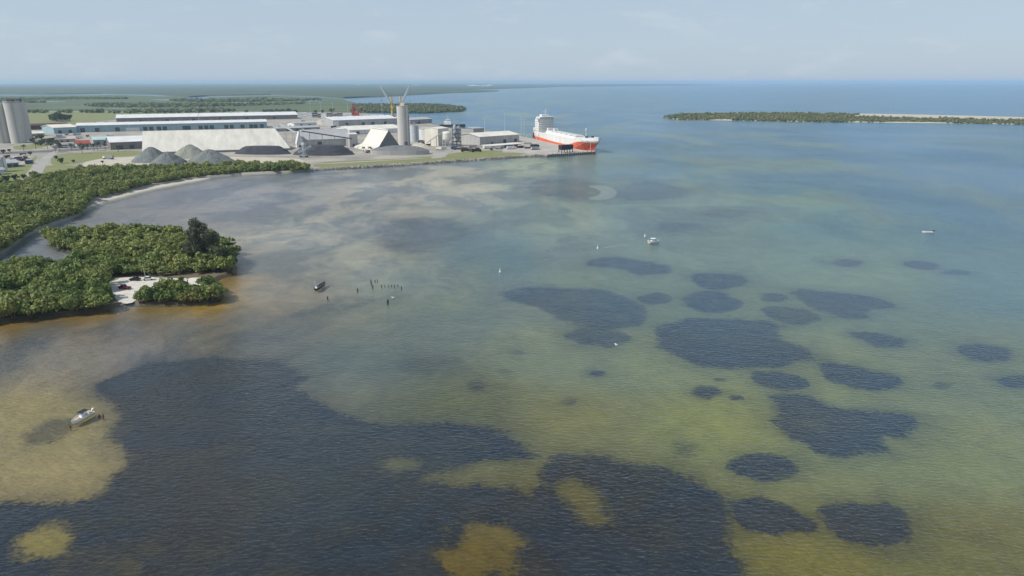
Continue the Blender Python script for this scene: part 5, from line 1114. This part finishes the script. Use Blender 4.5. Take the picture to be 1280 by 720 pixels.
console_boat('white motorboat with a white top under way over seagrass', (a + b) / 2, math.atan2(d.y, d.x) , 6.2, 2.3, 'gel_white', 0)
# its wake
Vw, Fw = [], []; wa = a - d.normalized() * 1.2
for i in range(13):
    t = i / 12; c = wa + Vector((-24 * t, -10 * t, .03)); w = .35 + 1.2 * t; Vw += [(c.x, c.y - w, .03), (c.x, c.y + w, .03)]
mk = mat('foam', (.62, .66, .66), .8, .1, .5); nt = mk.node_tree; bs = nt.nodes['Principled BSDF']; nz = node(nt, 'ShaderNodeTexNoise', Scale=1.1, Detail=4.0); gg = node(nt, 'ShaderNodeNewGeometry'); nt.links.new(gg.outputs['Position'], nz.inputs['Vector'])
mrr = node(nt, 'ShaderNodeMapRange'); mrr.inputs['From Min'].default_value = .46; mrr.inputs['From Max'].default_value = .75; mrr.inputs['To Max'].default_value = .45; nt.links.new(nz.outputs['Fac'], mrr.inputs['Value']); nt.links.new(mrr.outputs[0], bs.inputs['Alpha'])
tag(mesh_obj('boat_wake', Vw, [(2*i, 2*i+1, 2*i+3, 2*i+2) for i in range(12)], 'foam'), 'thin foam wake trailing the white motorboat', 'wake', kind='stuff')

# ------------------------------------------------------------------ people
def person(label, p, rz, pose, shorts, shirt=None, group=None):
    """body as one skinned figure; pose 'wade' has arms a little out, 'stand' holds a pole"""
    o = thing('person', label, 'person', p, rz, group)
    J = {'pelvis': (0,0,.95), 'belly': (.01,0,1.12), 'chest': (.0,0,1.32), 'neck': (.02,0,1.5), 'head': (.05,0,1.62), 'crown': (.05,0,1.74),
         'hl': (0,.1,.9), 'kl': (.05,.12,.5), 'al': (-.02,.13,.09), 'tl': (.13,.15,.03), 'hr': (0,-.1,.9), 'kr': (.03,-.12,.5), 'ar': (-.06,-.13,.09), 'tr': (.09,-.15,.03),
         'sl': (0,.19,1.42), 'el': (.02,.3,1.16), 'wl': (.2,.27,1.0), 'fl': (.28,.25,.97), 'sr': (0,-.19,1.42), 'er': (.0,-.29,1.15), 'wr': (.18,-.25,.98), 'fr': (.26,-.23,.95)}
    if pose == 'stand': J.update({'el': (.12,.27,1.2), 'wl': (.32,.14,1.25), 'fl': (.39,.1,1.28), 'er': (.12,-.26,1.2), 'wr': (.32,-.08,1.05), 'fr': (.38,-.04,1.04)})
    rad = {'pelvis': .15, 'belly': .13, 'chest': .155, 'neck': .06, 'head': .095, 'crown': .075, 'hl': .09, 'kl': .06, 'al': .042, 'tl': .038, 'hr': .09, 'kr': .06, 'ar': .042, 'tr': .038,
           'sl': .065, 'el': .045, 'wl': .033, 'fl': .036, 'sr': .065, 'er': .045, 'wr': .033, 'fr': .036}
    E = [('pelvis','belly'),('belly','chest'),('chest','neck'),('neck','head'),('head','crown'),('pelvis','hl'),('hl','kl'),('kl','al'),('al','tl'),('pelvis','hr'),('hr','kr'),('kr','ar'),('ar','tr'),('chest','sl'),('sl','el'),('el','wl'),('wl','fl'),('chest','sr'),('sr','er'),('er','wr'),('wr','fr')]
    ks = list(J); me = bpy.data.meshes.new('body'); me.from_pydata([J[k] for k in ks], [(ks.index(a), ks.index(b)) for a, b in E], []); b = link(bpy.data.objects.new('body', me), o)
    b.modifiers.new('skin', 'SKIN'); sv = me.skin_vertices[0].data
    for i, k in enumerate(ks): sv[i].radius = (rad[k], rad[k]); sv[i].use_root = (k == 'pelvis')
    s = b.modifiers.new('sub', 'SUBSURF'); s.levels = 1; s.render_levels = 1; me.materials.append(MATS['skin'])
    MB().lathe([(.185, .74), (.19, .9), (.17, 1.06)], 14).build('shorts', shorts, o, True)
    MB().lathe([(.06, 1.68), (.108, 1.69), (.105, 1.76), (.03, 1.81)], 12, .035, 0).build('hair', 'hair_dark', o, True)
    if shirt: MB().lathe([(.175, 1.05), (.165, 1.2), (.2, 1.38), (.1, 1.5)], 14).build('shirt', shirt, o, True)
    return o
gp = 'waders around the anchored boat'
person('person in dark shorts wading in front of the anchored boat bow', Vector((*W(88, 533.5, 0)[:2], BED + .1)), R(40), 'wade', 'shorts_red', 'shorts_red', None)
person('person in dark shirt wading behind the anchored boat, closer to it', Vector((*W(124, 520.5, 0)[:2], BED + .1)), R(170), 'wade', 'shorts_dark', 'shorts_dark', None)
person('person in dark red shirt wading behind the anchored boat, farther from it', Vector((*W(129, 520.5, 0)[:2], BED + .1)), R(195), 'wade', 'shorts_red', 'shorts_red', None)

# open skiff with a standing poler
a, b = W(1153, 290.3), W(1166, 290.8); d = a - b
sk = thing('skiff', 'slim white open skiff with one person standing in the stern', 'boat', (a + b) / 2, math.atan2(d.y, d.x))
hull_mesh(5.6, 1.5, .5, 'gel_white', sk); outboard(sk, -3.0, 0, 0, 'black_rubber'); MB().box(-.3, .3, -.6, .6, .36, .62).build('thwart', 'seat_tan', sk); MB().box(1.2, 1.6, -.5, .5, .36, .62).build('thwart', 'seat_tan', sk)
pp = (a + b) / 2 - d.normalized() * 2.1; person('person in a pale shirt standing in the stern of the open skiff', (pp.x, pp.y, .34), math.atan2(d.y, d.x), 'stand', 'shorts_dark', 'shirt_pale')

# derelict boat and old pilings on the flats
a, b = W(395.5, 362.5), W(406.5, 354.5); d = b - a
o = thing('derelict_boat', 'dark derelict boat with a broken white cabin lying among pilings', 'boat', (a + b) / 2, math.atan2(d.y, d.x))
hull_mesh(9.6, 1.7, .7, 'car_black', o, rim='dark_wood'); MB().add([(-4.2,-.1,.5),(-2.6,-.1,.5),(-2.6,.8,.5),(-4.2,.8,.5),(-4.0,0,1.2),(-3.2,0,1.1),(-3.2,.6,1.0),(-4.0,.6,1.2)], [(3,2,1,0),(4,5,6,7),(0,1,5,4),(1,2,6,5),(2,3,7,6),(3,0,4,7)]).build('cabin', 'gel_white', o)
MB().bar((-3.4, .6, .5), (-3.8, .9, 3.6), .06, .04).build('post', 'gel_white', o)
pil = [(409.5,372.5,1.3,.3),(447,362.5,1.2,.34),(463.5,352,1.6,.22),(464.3,354,1.4,.24),(466,358.5,1.5,.3),(469,351,.8,.2),(472,350.5,.7,.2),(477,357,.8,.24),(481,356.6,.6,.2),(486,356.8,.6,.2),(489.5,356.5,.6,.2),(493,357.5,1.0,.24),(497,356.5,.5,.2),(502,360,1.2,.28),(484.4,378,2.0,.34),(485.2,377,1.7,.3)]
for i, (x, y, h, r) in enumerate(pil):
    h *= .5; r *= .8
    p = W(x, y); lab = {14: 'thick dark piling standing alone off the piling row', 15: 'thick dark piling leaning on the lone piling', 0: 'short dark piling beside the derelict boat', 1: 'dark stump between derelict boat and piling row'}.get(i, 'broken dark piling in the row of old dock posts')
    o = tag(MB().lathe([(r * 1.1, BED - .3), (r, 0), (r * .92, h * .8), (r * .7, h), (r * .3, h + .08)], 9).build('piling', 'dark_wood'), lab, 'piling', 'old dock pilings'); o.location = p; o.rotation_euler = (random.uniform(-.14, .14), random.uniform(-.14, .14), 0)
for x, y, lab in [(625, 340, 'white marker buoy off the wide blurred seagrass bed'), (747, 310.5, 'white marker buoy in the wake of the motorboat'), (806, 295.5, 'tall white marker buoy beside the motorboat')]:
    o = thing('marker_buoy', lab, 'buoy', W(x, y)); MB().lathe([(.1, -.3), (.42, -.1), (.42, .35), (.16, .6), (.12, 1.5), (.05, 1.6)], 12).build('float', 'gel_white', o); MB().lathe([(.13, .9), (.13, 1.15)], 10).build('band', 'red_paint', o)
# egrets on the wing
def egret(label, px_, py_, z, rz):
    p = W(px_, py_, z); o = thing('egret', label, 'bird', p, rz, None)
    mb = MB(); prof = [(-.45, .03), (-.3, .09), (-.05, .13), (.2, .1), (.34, .05), (.44, .055), (.52, .05), (.66, .01)]
    V, Fc, n = [], [], 8
    for x, r in prof:
        for i in range(n): t = 6.283 * i / n; V.append((x, r * math.cos(t), r * math.sin(t) + (.05 if x > .3 else 0)))
    for j in range(len(prof) - 1):
        for i in range(n): Fc.append((j*n+i, (j+1)*n+i, (j+1)*n+(i+1) % n, j*n+(i+1) % n))
    for s in (-1, 1):
        k = len(V); V += [(.18, s*.1, .08), (-.14, s*.1, .08), (.2, s*.45, .28), (-.18, s*.45, .26), (-.02, s*.88, .24), (-.2, s*.82, .22), (.18, s*.1, .05), (-.14, s*.1, .05), (.2, s*.45, .25), (-.18, s*.45, .23), (-.02, s*.88, .22), (-.2, s*.82, .2)]
        Fc += [(k, k+1, k+3, k+2), (k+2, k+3, k+5, k+4), (k+6, k+8, k+9, k+7), (k+8, k+10, k+11, k+9), (k, k+2, k+8, k+6), (k+2, k+4, k+10, k+8), (k+1, k+7, k+9, k+3), (k+3, k+9, k+11, k+5)]
    mesh_obj('body', V, Fc, 'gel_white', o); return o
egret('white egret flying low beside the lone piling', 491, 372, 1.6, R(60)); egret('white egret flying low over the wide blurred seagrass bed', 770, 431, 1.2, R(20))

# ------------------------------------------------------------------ far horizon blocks
for x, y, w, h in [(118,105,60,30),(181,104.6,40,45),(229,104.4,22,70),(265,104.6,80,26),(388,104.8,120,22),(435,104.6,60,30),(442,104.7,70,34),(448,106,50,20),(520,107,90,16),(592,107.4,120,14),(605,108,90,14),(612,107,80,16),(1033,104.2,60,30),(1055,104.1,60,34),(1096,104.2,40,50),(350,104.6,60,20)]:
    p = W(x, y, 7 if x < 900 else 0); s = mpp(y) / mpp(105)
    o = thing('distant_building', 'pale block standing on the hazy far shore' if x < 900 else 'pale block rising from the hazy bay horizon', 'building', p, random.uniform(-.4, .4), 'buildings on the far horizon')
    MB().box(-w, w, -15, 15, -8, h).build('wall', 'white_paint', o); MB().box(-w * .4, w * .1, -8, 8, h + .05, h + 8).build('roof_block', 'white_roof', o)

# ------------------------------------------------------------------ the hazy air
mb = MB(); mb.box(-72000, 72000, -400, 62000, -6, 112)
hz = bpy.data.materials.new('haze_air'); hz.use_nodes = True; nt = hz.node_tree; nt.nodes.clear()
ho = node(nt, 'ShaderNodeOutputMaterial'); pv = node(nt, 'ShaderNodeVolumePrincipled'); pv.inputs['Color'].default_value = (.60, .80, 1.0, 1); pv.inputs['Density'].default_value = 6.0e-5; pv.inputs['Anisotropy'].default_value = .2
nt.links.new(pv.outputs[0], ho.inputs['Volume']); MATS['haze_air'] = hz
tag(mb.build('haze', 'haze_air'), 'pale blue summer haze filling the air over the bay', 'haze', kind='stuff')
